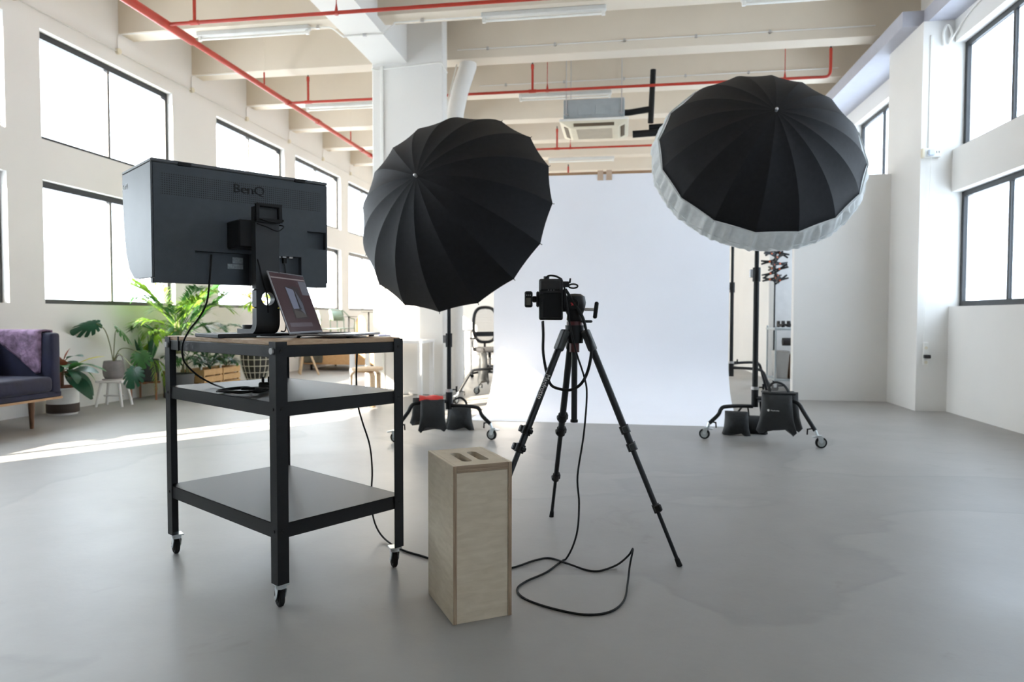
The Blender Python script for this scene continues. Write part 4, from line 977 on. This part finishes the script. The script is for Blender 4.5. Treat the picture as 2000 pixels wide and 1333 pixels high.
cps = thing('clamp_pole', 'thin dark upright pole in the storage opening holding clamps', 'pole', (2.29, 11.0, 0))
MB().cyl((0, 0, 0.01), (0, 0, 2.3), .013, n=10).build('pole_section', BLKMET, cps); MB().cyl((0, 0, 0), (0, 0, .02), .16, n=24).build('base_plate', BLKMET, cps)
def clamp_meshes():
    a = MB().prism([(0, -.012), (.10, -.03), (.105, -.012), (.02, .012), (-.07, .03), (-.075, .012)], -.008, .008, 'y')
    b = MB().prism([(0, .012), (.10, .03), (.105, .012), (.02, -.012), (-.07, -.03), (-.075, -.012)], -.008, .008, 'y')
    return a.mesh('jaw'), b.mesh('jaw'), MB().cyl((0, -.012, 0), (0, .012, 0), .011, n=10).mesh('spring')
cj = clamp_meshes(); [m_.materials.append(BLKPLA) for m_ in cj[:2]]; cj[2].materials.append(mat('orange_tip', (.55, .10, .02), .5))
for k in range(16):
    z = 1.58+.034*k; a = k*2.4
    t = thing('spring_clamp', 'black spring clamp with orange hinge in the bunch on the pole, %s from the bottom' % (ordn+['ninth', 'tenth', 'eleventh', 'twelfth', 'thirteenth', 'fourteenth', 'fifteenth', 'sixteenth'])[k], 'clamp', (2.29+.035*math.cos(a), 11.0+.035*math.sin(a), z), a, group='spring clamps bunched on the pole')
    t.rotation_euler = (0, rnd.uniform(-.5, .5), a)
    for m_, nm in zip(cj, ('jaw', 'jaw', 'spring')):
        o = bpy.data.objects.new(nm, m_); COL.objects.link(o); o.parent = t; o.location = (.04, 0, 0); o.scale = (1.25, 1.25, 1.25)

# ------------------------------------------------------------------ sofa and throw
VELV = mat('navy_velvet', (.0065, .0080, .036), .75, var=.3, scale=7, bump=.2, bscale=30)
VELV.node_tree.nodes['Principled BSDF'].inputs['Sheen Weight'].default_value = .1
sf = thing('sofa', 'navy velvet sofa with wooden legs at the left edge', 'sofa', (-5.68, 4.9, 0))
SX0, SX1, SYE = -.37, .38, .99
MB().box((SX0, -SYE, .275), (SX1, SYE, .33)).build('base_cushion', VELV, sf, bevel=.01)
MB().box((SX0+.12, -SYE+.1, .33), (SX1+.02, SYE-.115, .475)).build('seat_cushion', VELV, sf, bevel=.04, seg=3, smooth=60)
MB().box((SX0, -SYE+.1, .33), (SX0+.17, SYE-.1, .88)).build('backrest', VELV, sf, bevel=.03, seg=3, smooth=60)
for s in (-1, 1): MB().box((SX0, s*SYE-(.115 if s > 0 else 0), .278), (SX1, s*SYE+(0 if s > 0 else .115), .885)).build('armrest', VELV, sf, bevel=.03, seg=3, smooth=60)
MB().box((SX0, -SYE-.002, .255), (SX1+.005, SYE+.002, .275)).build('wood_trim', wood_mat('trim_oak', (.42, .24, .12), (.52, .33, .18), (4, 4, 20)), sf)
for sx in (SX0+.08, SX1-.08):
    for sy in (-SYE+.15, SYE-.27): MB().cyl((sx, sy, 0), (sx, sy, .256), .016, .028, n=14).build('leg', WALNUT, sf, smooth=40)
yb = 4.9+SYE-.115
MAUVE = mat('mauve_plush', (.25, .165, .26), .95, var=.55, scale=16, bump=.9, bscale=35)
th_ = thing('throw_blanket', 'mauve plush throw draped over the sofa arm in a triangle', 'blanket', (-5.7, yb, .89))
rows = []
for i in range(13):
    s = i/12
    row = []
    xa = -6.02+.56*s**.85 ; xb = -5.40-.015*s
    for k in range(11):
        q = k/10; x = xa+(xb-xa)*q
        row.append((x+5.7, -.012-.008*math.sin(x*25+s*4), -.39*s+.008*math.sin(x*30)*s))
    rows.append(row)
top_ = [[(p[0], .125, -.06) for p in rows[0]], [(p[0], .12, .012) for p in rows[0]], [(p[0], .055, .018) for p in rows[0]], [(p[0], .0, .012) for p in rows[0]]]
o = MB().grid(top_+rows).build('throw_fabric', MAUVE, th_, smooth=60)
sm = o.modifiers.new('s', 'SOLIDIFY'); sm.thickness = .016; sm.offset = 0

# ------------------------------------------------------------------ plants
def leaf_blade(L, W, droop, fold=.15, n=8, notch=None):
    rows = []
    for i in range(n+1):
        s = i/n; w_ = W/2*max(math.sin(PI*min(s*.94+.03, 1))**.75, .02)
        z = -droop*s*s*L; x = L*s*(1-.25*droop*s)
        rows.append([(x, -w_, z+fold*w_), (x, -w_*.5, z+fold*w_*.4), (x, 0, z), (x, w_*.5, z+fold*w_*.4), (x, w_, z+fold*w_)])
    return MB().grid(rows)
def monstera(R_, seed, cup=.35):
    rnd = random.Random(seed); m = MB(); n = 120; pts = []
    for i in range(n+1):
        a = -PI*.97+2*PI*.97*i/n                     # 0 = tip direction
        r = R_*(.62+.38*math.cos(a*.55))*(1.0 if abs(a) < 2.6 else .9)
        r *= .78+.22*math.cos(a)
        for c in (.42, .80, 1.18, 1.58, 1.98):
            d = abs(abs(a)-c)
            if d < .085: r *= .36+.64*(d/.085)**.6
        pts.append((r*math.cos(a)+.12*R_, r*math.sin(a)))
    vs = [(.0, 0, 0)]
    K = 4
    for p in pts:
        for k in range(1, K+1):
            q = k/K; x, y = p[0]*q, p[1]*q
            vs.append((x, y, -cup*(x*x*.6+y*y)/R_))
    fs = []
    for i in range(n):
        b, c = 1+i*K, 1+(i+1)*K
        fs.append((0, b, c))
        fs += [(b+k, b+k+1, c+k+1, c+k) for k in range(K-1)]
    return m.add(vs, fs)
def orient(o, p, d, roll=0.0):
    d = Vector(d).normalized()
    q = d.to_track_quat('X', 'Z')
    o.location = p; o.rotation_euler = (q @ Matrix.Rotation(roll, 3, 'X').to_quaternion()).to_euler()
def frond(L, lift, droop, nl, ll, lw, seed, m):
    """palm frond along +x: curved midrib with paired leaflets"""
    rnd = random.Random(seed); mb = MB()
    def P(s): return Vector((L*s*(1-.18*droop*s), 0, L*(lift*s-droop*s*s)))
    mb.tube([P(i/8) for i in range(9)], [.006*(1-.7*i/8) for i in range(9)], 5)
    for i in range(nl):
        s = .28+.72*i/(nl-1); p = P(s); tdir = (P(min(s+.02, 1.02))-P(s-.02)).normalized()
        for sd in (-1, 1):
            l = ll*(.55+.75*math.sin(PI*(.15+.75*(i/(nl-1)))))*rnd.uniform(.85, 1.1)
            dd = (tdir*rnd.uniform(.7, 1.0)+Vector((0, sd, 0))*rnd.uniform(.6, .9)+Vector((0, 0, rnd.uniform(-.1, .25)))).normalized()
            sdv = dd.cross(Vector((0, 0, 1))).normalized()*lw/2
            mid = p+dd*l*.5+Vector((0, 0, -.02*l)); end = p+dd*l+Vector((0, 0, -.22*l))
            o_ = len(mb.v)
            mb.v += [tuple(p-sdv*.3), tuple(p+sdv*.3), tuple(mid+sdv), tuple(mid-sdv), tuple(end)]
            mb.f += [(o_, o_+1, o_+2, o_+3), (o_+3, o_+2, o_+4)]
    return mb
def palm(t, base, n, L, seed, mats, hub=.35, lift=(.5, 1.4), nl=22, ll=.3, lw=.022):
    rnd = random.Random(seed)
    for k in range(n):
        a = k*2.39996+rnd.uniform(-.3, .3); li = rnd.uniform(*lift)
        o = frond(L*rnd.uniform(.75, 1.1), li, rnd.uniform(.45, .85), nl, ll*rnd.uniform(.8, 1.1), lw, seed*100+k, None).build('frond', mats[k % len(mats)], t, weld=False)
        o.location = (base[0]+.03*math.cos(a), base[1]+.03*math.sin(a), base[2]+rnd.uniform(0, hub)); o.rotation_euler = (0, 0, a)
        if base[2] > 0: MB().cyl((base[0]+.05*math.cos(a), base[1]+.05*math.sin(a), base[2]-.05), o.location, .008, .006, n=6).build('stem', STEM, t)
def pot(t, prof, m, rim_z, rim_r, name='pot', n=28):
    o = MB().lathe(prof, n).build(name, m, t, smooth=35)
    MB().lathe([(0, rim_z-.012), (rim_r, rim_z-.012)], n, cap=False).build('soil', SOIL, t)
    return o
# croton in white pot
p1 = Vector((-5.86, 6.52, 0))
pt = thing('planter_pot', 'white planter pot with dark brown base band beside the sofa', 'pot', p1)
MB().lathe([(0, .02), (.142, .02), (.148, .035), (.150, .275), (.142, .285), (.135, .27), (.135, .1), (0, .1)], 30).build('pot_body', mat('white_glaze', (.78, .77, .74), .4), pt, smooth=35)
MB().lathe([(.149, .022), (.1535, .03), (.1535, .115), (.149, .118)], 30, cap=False).build('base_band', mat('dark_brown_band', (.06, .04, .032), .6), pt, smooth=35)
MB().lathe([(0, 0), (.135, 0), (.14, .02), (0, .02)], 30).build('saucer', mat('white_glaze', (.78, .77, .74), .4), pt)
pl = thing('croton_plant', 'bushy plant with dark drooping and yellow leaves in a terracotta pot', 'plant', p1+Vector((0, 0, .1)))
MB().lathe([(0, .0), (.10, .0), (.13, .18), (.135, .20), (.125, .20), (.12, .19), (0, .19)], 26).build('inner_pot', mat('terracotta', (.24, .09, .05), .8), pl, smooth=35)
MB().tube(smooth_path([(0, 0, .18), (.01, -.01, .3), (-.01, .02, .4), (0, 0, .48)], 4), .014, 8).build('stem', BARK, pl, smooth=60)
rnd = random.Random(21)
Oc = p1+Vector((0, 0, .1))
for k, (u, v, y, wd, dr_, m_) in enumerate([(196, 694, 6.62, .075, .25, LEAFY), (203, 720, 6.60, .085, .35, LEAF), (166, 772, 6.35, .13, .5, LEAFD), (181, 762, 6.50, .10, .5, LEAFD), (158, 742, 6.30, .11, .4, LEAFD), (108, 692, 6.55, .08, .2, LEAFR), (134, 682, 6.60, .06, .1, LEAFR), (112, 730, 6.30, .09, .4, LEAFD), (122, 700, 6.35, .09, .2, LEAFR), (188, 740, 6.75, .09, .4, LEAF), (158, 694, 6.45, .10, .3, LEAFD), (172, 706, 6.30, .09, .3, LEAF), (145, 755, 6.70, .09, .4, LEAFD), (110, 752, 6.65, .08, .5, LEAFR), (150, 705, 6.75, .09, .2, LEAFD), (178, 725, 6.40, .10, .4, LEAFD), (128, 715, 6.28, .08, .3, LEAF)]):
    tip = at(u, v, Y=y)-Oc
    base = Vector((0, 0, .30+.17*rnd.random())); dv = tip-base
    st_ = base+dv*.28+Vector((0, 0, .02))
    MB().cyl(base, st_, .0045, n=6).build('leaf_stalk', LEAFR if k % 3 == 0 else STEM, pl)
    lv_ = tip-st_; hz_ = Vector((lv_.x, lv_.y, lv_.z+dr_*lv_.length*.8))
    o = leaf_blade(lv_.length*1.12, wd*1.15, dr_).build('leaf', m_, pl, smooth=60)
    orient(o, st_, hz_, rnd.uniform(-.5, .5))
# monstera on white stool
ps = Vector((-5.80, 7.20, 0))
st = thing('plant_stool', 'small white wooden stool carrying the grey monstera pot', 'stool', ps, .2)
WST = mat('white_stool_paint', (.76, .75, .73), .5, var=.03)
MB().box((-.15, -.12, .275), (.15, .12, .305)).build('seat', WST, st, bevel=.006)
for sx in (-1, 1):
    for sy in (-1, 1): MB().cyl((sx*.145, sy*.115, 0), (sx*.10, sy*.08, .276), .016, .018, n=10).build('leg', WST, st, smooth=40)
MB().cyl((-.115, 0, .12), (.115, 0, .12), .010, n=8).build('stretcher', WST, st)
one('pot_coaster', MB().lathe([(0, 0), (.115, 0), (.12, .008), (.115, .014), (0, .014)], 28, c=(ps.x, ps.y, .3055)), mat('grey_coaster', (.42, .38, .36), .7), 'round grey saucer under the monstera pot', 'saucer', smooth=40)
gp = thing('plant_pot', 'ribbed grey ceramic pot with loop handle on the white stool', 'pot', ps+Vector((0, 0, .32)))
prf = [(0, 0), (.085, 0), (.10, .02)]
for i in range(12): prf += [(.104+.008*math.sin(i/11*PI)+(.002 if i % 2 else 0), .03+i*.0135)]
prf += [(.098, .205), (.088, .205), (.085, .18), (0, .18)]
MB().lathe(prf, 30).build('pot_body', mat('grey_stoneware', (.20, .18, .175), .6, var=.15, scale=12), gp, smooth=25)
MB().tube([(.03+.045*math.cos(a*PI/10), .06, .20+.07*math.sin(a*PI/10)) for a in range(11)], .006, 8).build('handle', mat('grey_stoneware', (.20, .18, .175), .6), gp, smooth=60)
mo = thing('monstera_plant', 'monstera with large split leaves on long stems in the grey pot', 'plant', ps+Vector((0, 0, .50)))
Om = ps+Vector((0, 0, .50))
specs = [((188, 632), 7.05, (-.75, -.55, -.20), .24, LEAFD, .5), ((230, 640), 7.30, (.50, .2, -.45), .22, LEAF, -.35), ((275, 690), 7.40, (.2, -.3, -.9), .17, LEAF, .2), ((262, 722), 6.85, (-.1, -.35, -.75), .19, LEAFD, -.2)]
for k, ((u, v), y, d, R_, m_, rl) in enumerate(specs):
    c = at(u, v, Y=y)-Om
    mid = c*.5+Vector((0, 0, .10+.12*abs(c.z)))
    MB().tube(smooth_path([(0, 0, .0), c*.2+Vector((0, 0, .12)), mid, c], 6), .0055, 6).build('leaf_stalk', STEM, mo, smooth=60)
    o = monstera(R_, k).build('leaf', m_, mo, smooth=60)
    orient(o, c, d, rl)
# dark pot on teak stand
pd = Vector((-5.87, 7.88, 0))
ts = thing('plant_stand', 'teak four legged stand under the black plant pot', 'plant stand', pd, .3)
for sx in (-1, 1):
    for sy in (-1, 1): MB().cyl((sx*.145, sy*.145, 0), (sx*.145, sy*.145, .34), .012, .014, n=10).build('leg', TEAK, ts, smooth=40)
MB().box((-.145, -.012, .20), (.145, .012, .225)).box((-.012, -.145, .20), (.012, .145, .225)).build('crossbar', TEAK, ts)
bp = thing('black_plant_pot', 'black cylindrical plant pot held in the teak stand', 'pot', pd+Vector((0, 0, .226)))
pot(bp, [(0, 0), (.118, 0), (.128, .01), (.130, .27), (.120, .275), (.118, .25), (0, .25)], mat('black_pot_glaze', (.02, .021, .021), .5), .262, .118)
sn = thing('upright_plant', 'upright pointed leaves with one pale trailing fern in the black pot', 'plant', pd+Vector((0, 0, .48)))
rnd = random.Random(4)
for k in range(7):
    a = k*.9+.3; o = leaf_blade(rnd.uniform(.28, .46), .05, .05, .3).build('leaf', LEAF if k % 2 else LEAFD, sn, smooth=60)
    orient(o, (.05*math.cos(a), .05*math.sin(a), 0), (.35*math.cos(a), .35*math.sin(a), 1), k)
for k in range(3):
    o = frond(.34, .5, 1.5, 16, .07, .012, 70+k, None).build('trailing_frond', LEAFB, sn, weld=False); o.location = (.05, -.03, 0); o.rotation_euler = (0, 0, -.6+k*.5)
# big palm
pp = Vector((-5.62, 8.13, 0))
dp_ = thing('palm_pot', 'large dark grey planter holding the tall bright palm', 'pot', pp)
pot(dp_, [(0, 0), (.165, 0), (.172, .01), (.19, .30), (.18, .305), (.175, .28), (0, .28)], mat('charcoal_planter', (.075, .078, .080), .7), .292, .175)
pa = thing('palm_plant', 'tall bright green palm behind the monitor with many arching fronds', 'plant', pp+Vector((0, 0, .31)))
palm(pa, (0, 0, .30), 34, .60, 5, [LEAFB, LEAF, LEAFB, LEAF, LEAFB], hub=.42, lift=(.5, 1.7), nl=18, ll=.26, lw=.026)
palm(pa, (.02, .1, .05), 8, .34, 6, [LEAF, LEAFD], hub=.16, lift=(.5, 1.1), nl=13, ll=.16, lw=.024)
# crates with small plants
CRX = -5.62
for k, (ya, yb_) in enumerate(((8.42, 8.85), (8.87, 9.30))):
    t = thing('wooden_crate', 'slatted pine crate with small plants, %s of the pair' % ('nearer the palm' if k == 0 else 'nearer the grid pot'), 'crate', (CRX, (ya+yb_)/2, 0), group='pine crates by the left wall')
    h2_ = (yb_-ya)/2
    for z in (.06, .155, .25):
        MB().box((.16, -h2_, z), (.172, h2_, z+.078)).build('slat', PINE, t, bevel=.002); MB().box((-.172, -h2_, z), (-.16, h2_, z+.078)).build('slat', PINE, t, bevel=.002)
    for s in (-1, 1):
        for z in (.06, .155, .25): MB().box((-.16, s*(h2_-.012), z), (.16, s*h2_, z+.078)).build('slat', PINE, t, bevel=.002)
        for x in (-.148, .148): MB().box((x-.012, s*(h2_-.024)-.012, .0), (x+.012, s*(h2_-.024)+.012, .33)).build('corner_post', PINE, t)
    MB().box((-.16, -h2_+.012, .055), (.16, h2_-.012, .065)).build('bottom_board', PINE, t)
    yc = (ya+yb_)/2
    tp2 = thing('terracotta_pot', 'terracotta pot standing in the crate %s' % ('beside the palm' if k == 0 else 'beside the grid pot'), 'pot', (CRX+.06, yc+.05, .067))
    pot(tp2, [(0, 0), (.07, 0), (.095, .22), (.105, .225), (.105, .27), (.095, .27), (.09, .25), (0, .25)], mat('terracotta_warm', (.42, .22, .10), .8), .262, .09)
    fe = thing('fern_plant', 'leafy green fern spilling from the crate %s' % ('beside the palm' if k == 0 else 'beside the grid pot'), 'plant', (CRX+.06, yc+.05, .33))
    palm(fe, (0, 0, 0), 16, .25, 30+k, [LEAF, LEAFD], hub=.06, lift=(.8, 1.7), nl=14, ll=.10, lw=.024)
    t = thing('bottle', 'small white bottle tucked in the crate %s' % ('beside the palm' if k == 0 else 'beside the grid pot'), 'bottle', (CRX+.10, yc-.17, .067))
    MB().lathe([(0, 0), (.03, 0), (.032, .01), (.032, .22), (.014, .26), (.014, .29), (0, .29)], 16).build('bottle_body', WPLAST, t, smooth=40); MB().cyl((0, 0, .29), (0, 0, .31), .016, n=12).build('cap', WPLAST, t)
# grid pot and its palm
pg = Vector((-5.58, 9.98, 0))
t = thing('grid_pot', 'black pot with white grid lines holding a sparse palm', 'pot', pg)
def gr(z): s = z/.46; return .125+.105*math.sin(min(s*1.15, 1)*PI/2)
prf = [(0, .02)]+[(gr(z), .02+z) for z in np.linspace(0, .46, 14)]+[(gr(.46)-.015, .48), (gr(.46)-.02, .44), (0, .44)]
MB().lathe(prf, 36).build('pot_body', mat('matt_black_glaze', (.025, .023, .022), .6), t, smooth=35)
CRM = mat('cream_line', (.74, .70, .60), .6, var=.03)
for k in range(16):
    a = 2*PI*k/16; MB().tube([((gr(z)+.001)*math.cos(a), (gr(z)+.001)*math.sin(a), .02+z) for z in np.linspace(0, .46, 10)], .006, 5).build('grid_line', CRM, t)
for z in (.06, .16, .26, .36, .455): MB().tube([((gr(z)+.001)*math.cos(2*PI*i/36), (gr(z)+.001)*math.sin(2*PI*i/36), .02+z) for i in range(36)], .006, 5, closed=True).build('grid_line', CRM, t)
MB().cyl((0, 0, 0), (0, 0, .02), .12, n=24).build('foot_ring', BLKPLA, t)
MB().lathe([(0, .455), (gr(.44)-.02, .455)], 30, cap=False).build('soil', SOIL, t)
sp_ = thing('sparse_palm', 'sparse young palm with yellow green fronds in the grid pot', 'plant', pg+Vector((0, 0, .47)))
MB().tube(smooth_path([(0, 0, 0), (.03, 0, .3), (.12, .01, .72)], 4), .022, 8).build('trunk', BARK, sp_, smooth=60)
palm(sp_, (0, 0, .05), 11, .62, 44, [LEAF, LEAFB], hub=.25, lift=(.3, .9), nl=14, ll=.2, lw=.03)
palm(sp_, (.12, 0, .70), 12, .36, 45, [LEAFY, LEAFB], hub=.10, lift=(.1, 1.1), nl=14, ll=.18, lw=.035)

# ------------------------------------------------------------------ furniture at the back left
t = thing('low_platform', 'low wooden platform bed by the far left windows', 'platform', (-5.40, 12.95, 0))
MB().box((-.62, -.45, .12), (.85, .95, .35)).build('platform_box', wood_mat('pine_platform', (.50, .27, .11), (.60, .36, .17), (3, 3, 20)), t, bevel=.006)
for sx in (-.5, .72):
    for sy in (-.35, .8): MB().cyl((sx, sy, 0), (sx, sy, .121), .02, n=10).build('foot', BLKMET, t)
one('grey_blanket', MB().box((-6.0, 12.485, .20), (-5.62, 13.0, .372)).box((-6.0, 12.47, .15), (-5.62, 12.497, .372)), mat('olive_grey_wool', (.12, .11, .085), .95, var=.25, bump=.5), 'grey wool blanket folded over the left end of the platform', 'blanket', bevel=.012)
def metal_chair(loc, rz, m, label, arms):
    t = thing('metal_chair', label, 'chair', loc, rz, group='pale green metal chairs on the platform')
    MB().box((-.20, -.20, .435), (.20, .20, .452)).build('seat', m, t, bevel=.006)
    for sx in (-1, 1):
        for sy in (-1, 1): MB().cyl((sx*.21, sy*.21, 0), (sx*.17, sy*.17, .436), .011, .013, n=8).build('leg', m, t, smooth=40)
    rows = [[(.20*math.sin(a), .19+.05*math.cos(a)-.05+.03*k, .60+.10*k) for a in np.linspace(-1, 1, 9)] for k in range(3)]
    b = MB().grid(rows).build('backrest', m, t, smooth=60); b.modifiers.new('s', 'SOLIDIFY').thickness = .008
    for s in (-1, 1): MB().cyl((s*.165, .18, .44), (s*.165, .195, .66), .010, n=8).build('back_post', m, t)
    if arms:
        MB().tube(smooth_path([(-.21, -.10, .44), (-.22, -.10, .62), (-.22, .05, .66), (-.17, .22, .80), (0, .26, .82), (.17, .22, .80), (.22, .05, .66), (.22, -.10, .62), (.21, -.10, .44)], 5), .011, 8).build('arm_tube', m, t, smooth=60)
GRN = mat('pale_green_enamel', (.33, .42, .33), .4, var=.05)
metal_chair((-5.66, 12.75, .351), 2.4, GRN, 'pale green metal chair nearest the laptop screen', False)
metal_chair((-5.60, 13.42, .351), 2.9, GRN, 'pale green metal armchair with curved arm tube', True)
for k, (x, y, h_) in enumerate(((-5.16, 12.66, .69), (-5.02, 13.35, .78))):
    t = thing('side_table', 'small dark pedestal table %s' % ('in front of the green armchair' if k == 0 else 'above the round backed wooden chair'), 'table', (x, y, .351), group='dark pedestal tables')
    MB().lathe([(0, h_-.012), (.15, h_-.012), (.16, h_-.004), (.16, h_), (0, h_)], 24).build('table_top', mat('dark_table', (.03, .035, .03), .5), t, smooth=40)
    MB().cyl((0, 0, .02), (0, 0, h_-.01), .014, n=10).build('pedestal', BLKMET, t); MB().lathe([(0, 0), (.14, 0), (.13, .015), (0, .03)], 24).build('foot', BLKMET, t)
wc = thing('wooden_chair', 'birch chair with round backed plywood rest on the platform', 'chair', (-4.82, 12.78, .351), -.5)
rows = [[(.17*math.sin(a)*math.sqrt(max(0, 1-((z-.50)/.22)**2)) if z > .50 else .17*math.sin(a), -.16-.03*math.cos(a), z) for a in np.linspace(-1.2, 1.2, 11)] for z in np.linspace(.38, .715, 10)]
o = MB().grid(rows).build('backrest', wood_mat('warm_plywood', (.50, .26, .11), (.62, .36, .17), (3, 3, 20)), wc, smooth=60); o.modifiers.new('s', 'SOLIDIFY').thickness = .012
MB().lathe([(0, .36), (.18, .36), (.185, .37), (.18, .38), (0, .38)], 24).build('seat', BIRCH, wc, smooth=40)
for a in range(4): MB().cyl((.16*math.cos(a*PI/2+.8), .16*math.sin(a*PI/2+.8), 0), (.13*math.cos(a*PI/2+.8), .13*math.sin(a*PI/2+.8), .361), .013, n=8).build('leg', BIRCH, wc)
t = thing('easel', 'pale wooden folding easel leaning near the grid pot', 'easel', (-5.30, 11.62, 0))
MB().cyl((-.26, 0, .62), (.0, 0, .0), .017, n=8).build('leg', BIRCH, t); MB().cyl((-.26, .02, .62), (-.5, .25, 0), .017, n=8).build('leg', BIRCH, t); MB().cyl((-.26, 0, .60), (-.34, -.02, 0), .017, n=8).build('leg', BIRCH, t)
# white desk by the column
WD = mat('white_laminate', (.84, .83, .82), .45, var=.02)
dk = thing('white_desk', 'white desk standing in front of the column', 'desk', (-2.86, 8.45, 0))
MB().box((-.47, -.30, .715), (.47, .30, .75)).build('desktop', WD, dk, bevel=.003)
for sx in (-.435, .435):
    for sy in (-.265, .265): MB().box((sx-.025, sy-.025, 0), (sx+.025, sy+.025, .715)).build('leg', WD, dk)
for (a, b, z, m_, lb) in ((.20, .15, 0, mat('pink_book', (.72, .45, .45), .6), 'pale pink book at the bottom of the stack on the white desk'), (.19, .14, .024, WPLAST, 'white book in the middle of the stack on the white desk'), (.15, .11, .049, mat('blue_book', (.16, .20, .62), .5), 'thin blue book on top of the stack on the white desk')):
    t = thing('book', lb, 'book', (-2.93, 8.35, .751+z), .2+z*4, group='books on the white desk')
    hh = .024 if z < .04 else .014
    MB().box((-a/2, -b/2, 0), (a/2, b/2, .003)).box((-a/2, -b/2, hh-.003), (a/2, b/2, hh)).box((-a/2, b/2-.003, 0), (a/2, b/2, hh)).build('cover', m_, t); MB().box((-a/2+.003, -b/2+.003, .003), (a/2-.003, b/2-.003, hh-.003)).build('pages', WPLAST, t)
# bentwood stool
bs = thing('bentwood_stool', 'bent birch stool with round seat seen under the cart top', 'stool', (-2.92, 7.72, 0), .3)
MB().lathe([(0, .415), (.170, .415), (.178, .42), (.178, .445), (.172, .45), (0, .45)], 30).build('seat', BIRCH, bs, smooth=40)
for k in range(3):
    l = MB()
    path = [(.02, .405), (.12, .405), (.165, .395), (.190, .365), (.195, .32), (.197, 0)]
    sp2 = smooth_path([(x, 0, z) for x, z in path], 5)
    rows = [[(p.x, -.028, p.z) for p in sp2], [(p.x, .028, p.z) for p in sp2]]
    o = l.grid(rows).build('leg', BIRCH, bs, smooth=60); sm = o.modifiers.new('s', 'SOLIDIFY'); sm.thickness = .016
    o.rotation_euler = (0, 0, k*2*PI/3+.9)
# far desk and office chair
t = thing('far_desk', 'pale thin topped desk behind the column beside the office chair', 'desk', (-3.37, 11.75, 0))
MB().box((-.78, -.35, .79), (.78, .35, .815)).build('desktop', WD, t, bevel=.003)
for sx in (-.72, .74):
    for sy in (-.3, .3): MB().cyl((sx, sy, 0), (sx, sy, .79), .02, n=10).build('leg', WD, t)
oc = thing('office_chair', 'black mesh office chair behind the left edge of the backdrop', 'chair', (-2.20, 11.55, 0), .5)
for k in range(5):
    a = 2*PI*k/5+.2; l = MB().tube([(0, 0, .10), (.15*math.cos(a), .15*math.sin(a), .10), (.30*math.cos(a), .30*math.sin(a), .075)], .018, 8).build('base_leg', BLKPLA, oc, smooth=50)
    MB().cyl((.30*math.cos(a)-.015*math.sin(a), .30*math.sin(a)+.015*math.cos(a), .03), (.30*math.cos(a)+.015*math.sin(a), .30*math.sin(a)-.015*math.cos(a), .03), .029, n=14).build('caster', BLKRUB, l, smooth=40)
MB().cyl((0, 0, .09), (0, 0, .44), .026, n=12).build('gas_lift', BLKMET, oc)
MB().box((-.24, -.23, .44), (.24, .24, .52)).build('seat', mat('black_seat_fabric', (.02, .02, .022), .9), oc, bevel=.035, seg=3, smooth=60)
ring = [(.21*math.copysign(abs(math.cos(a))**.7, math.cos(a)), .25, .90+.30*math.copysign(abs(math.sin(a))**.7, math.sin(a))) for a in np.linspace(0, 2*PI, 29)[:-1]]
MB().tube(ring, .028, 8, closed=True).build('back_frame', BLKPLA, oc, smooth=60)
MB().box((-.20, .245, .70), (.20, .27, .78)).build('lumbar_pad', BLKPLA, oc, bevel=.01)
net = MB()
for i in range(17): net.cyl((-.19+.38*i/16, .25, .64), (-.19+.38*i/16, .25, 1.16), .0022, n=4)
for i in range(20): net.cyl((-.19, .25, .64+.52*i/19), (.19, .25, .64+.52*i/19), .0022, n=4)
net.build('mesh_back', BLKPLA, oc)
MB().tube([(0, .1, .46), (0, .27, .48), (0, .28, .60)], .02, 8).build('back_support', BLKPLA, oc)
for s in (-1, 1): MB().tube(smooth_path([(s*.24, 0, .47), (s*.29, 0, .52), (s*.29, .0, .66)], 4), .015, 8).box((s*.29-.035, -.12, .66), (s*.29+.035, .12, .685)).build('armrest', BLKPLA, oc)
t = thing('stand_bag', 'dark narrow bag hanging on the stand at the backdrop left edge', 'bag', at(944, 705, Y=8.85)); t.rotation_euler = (0, 0, .5)
pouch(.10, .36, .12, 17, .5).xf(Matrix.Translation((0, 0, .10))).build('pouch', SBAG, t, smooth=60)
strap([(-.03, 0, .09), (0, 0, .16), (.03, 0, .09)], .01).build('handle', BLKRUB, t, smooth=60)

# ------------------------------------------------------------------ unseen tree, added outside the left wall to keep sun off the sofa
tr = thing('sofa_shade_tree', 'unseen leafy tree added outside the left wall to shade the sofa', 'tree', (-8.5, 1.5, -3.0))
MB().tube([(0, 0, 0), (.05, .05, 2.5), (0, 0, 5.2)], [.16, .13, .08], 10).build('trunk', BARK, tr, smooth=60)
rnd = random.Random(12); cr = MB()
for k in range(1500):
    c = Vector((rnd.gauss(0, .42), rnd.gauss(0, .42), rnd.gauss(5.55, .42)))
    if c.z > 6.3+.15*math.sin(c.y*6): continue
    d = Vector((rnd.uniform(-1, 1), rnd.uniform(-1, 1), rnd.uniform(-.6, .6))).normalized(); s_ = d.orthogonal().normalized()*.06
    cr.add([c-d*.11, c+s_, c+d*.11, c-s_], [(0, 1, 2, 3)])
o = cr.build('crown', LEAF, tr, weld=False); o['kind'] = 'stuff'
# keep every leaf on the room side of the left wall
bpy.context.view_layer.update()
for r in [o for o in bpy.data.objects if o.type == 'EMPTY' and o.get('category') == 'plant']:
    for c in r.children:
        if c.type != 'MESH' or c.data.users > 1: continue
        M = c.matrix_world; Mi = M.inverted()
        for v in c.data.vertices:
            w_ = M @ v.co
            if w_.x < XL+.012: w_.x = XL+.012; v.co = Mi @ w_
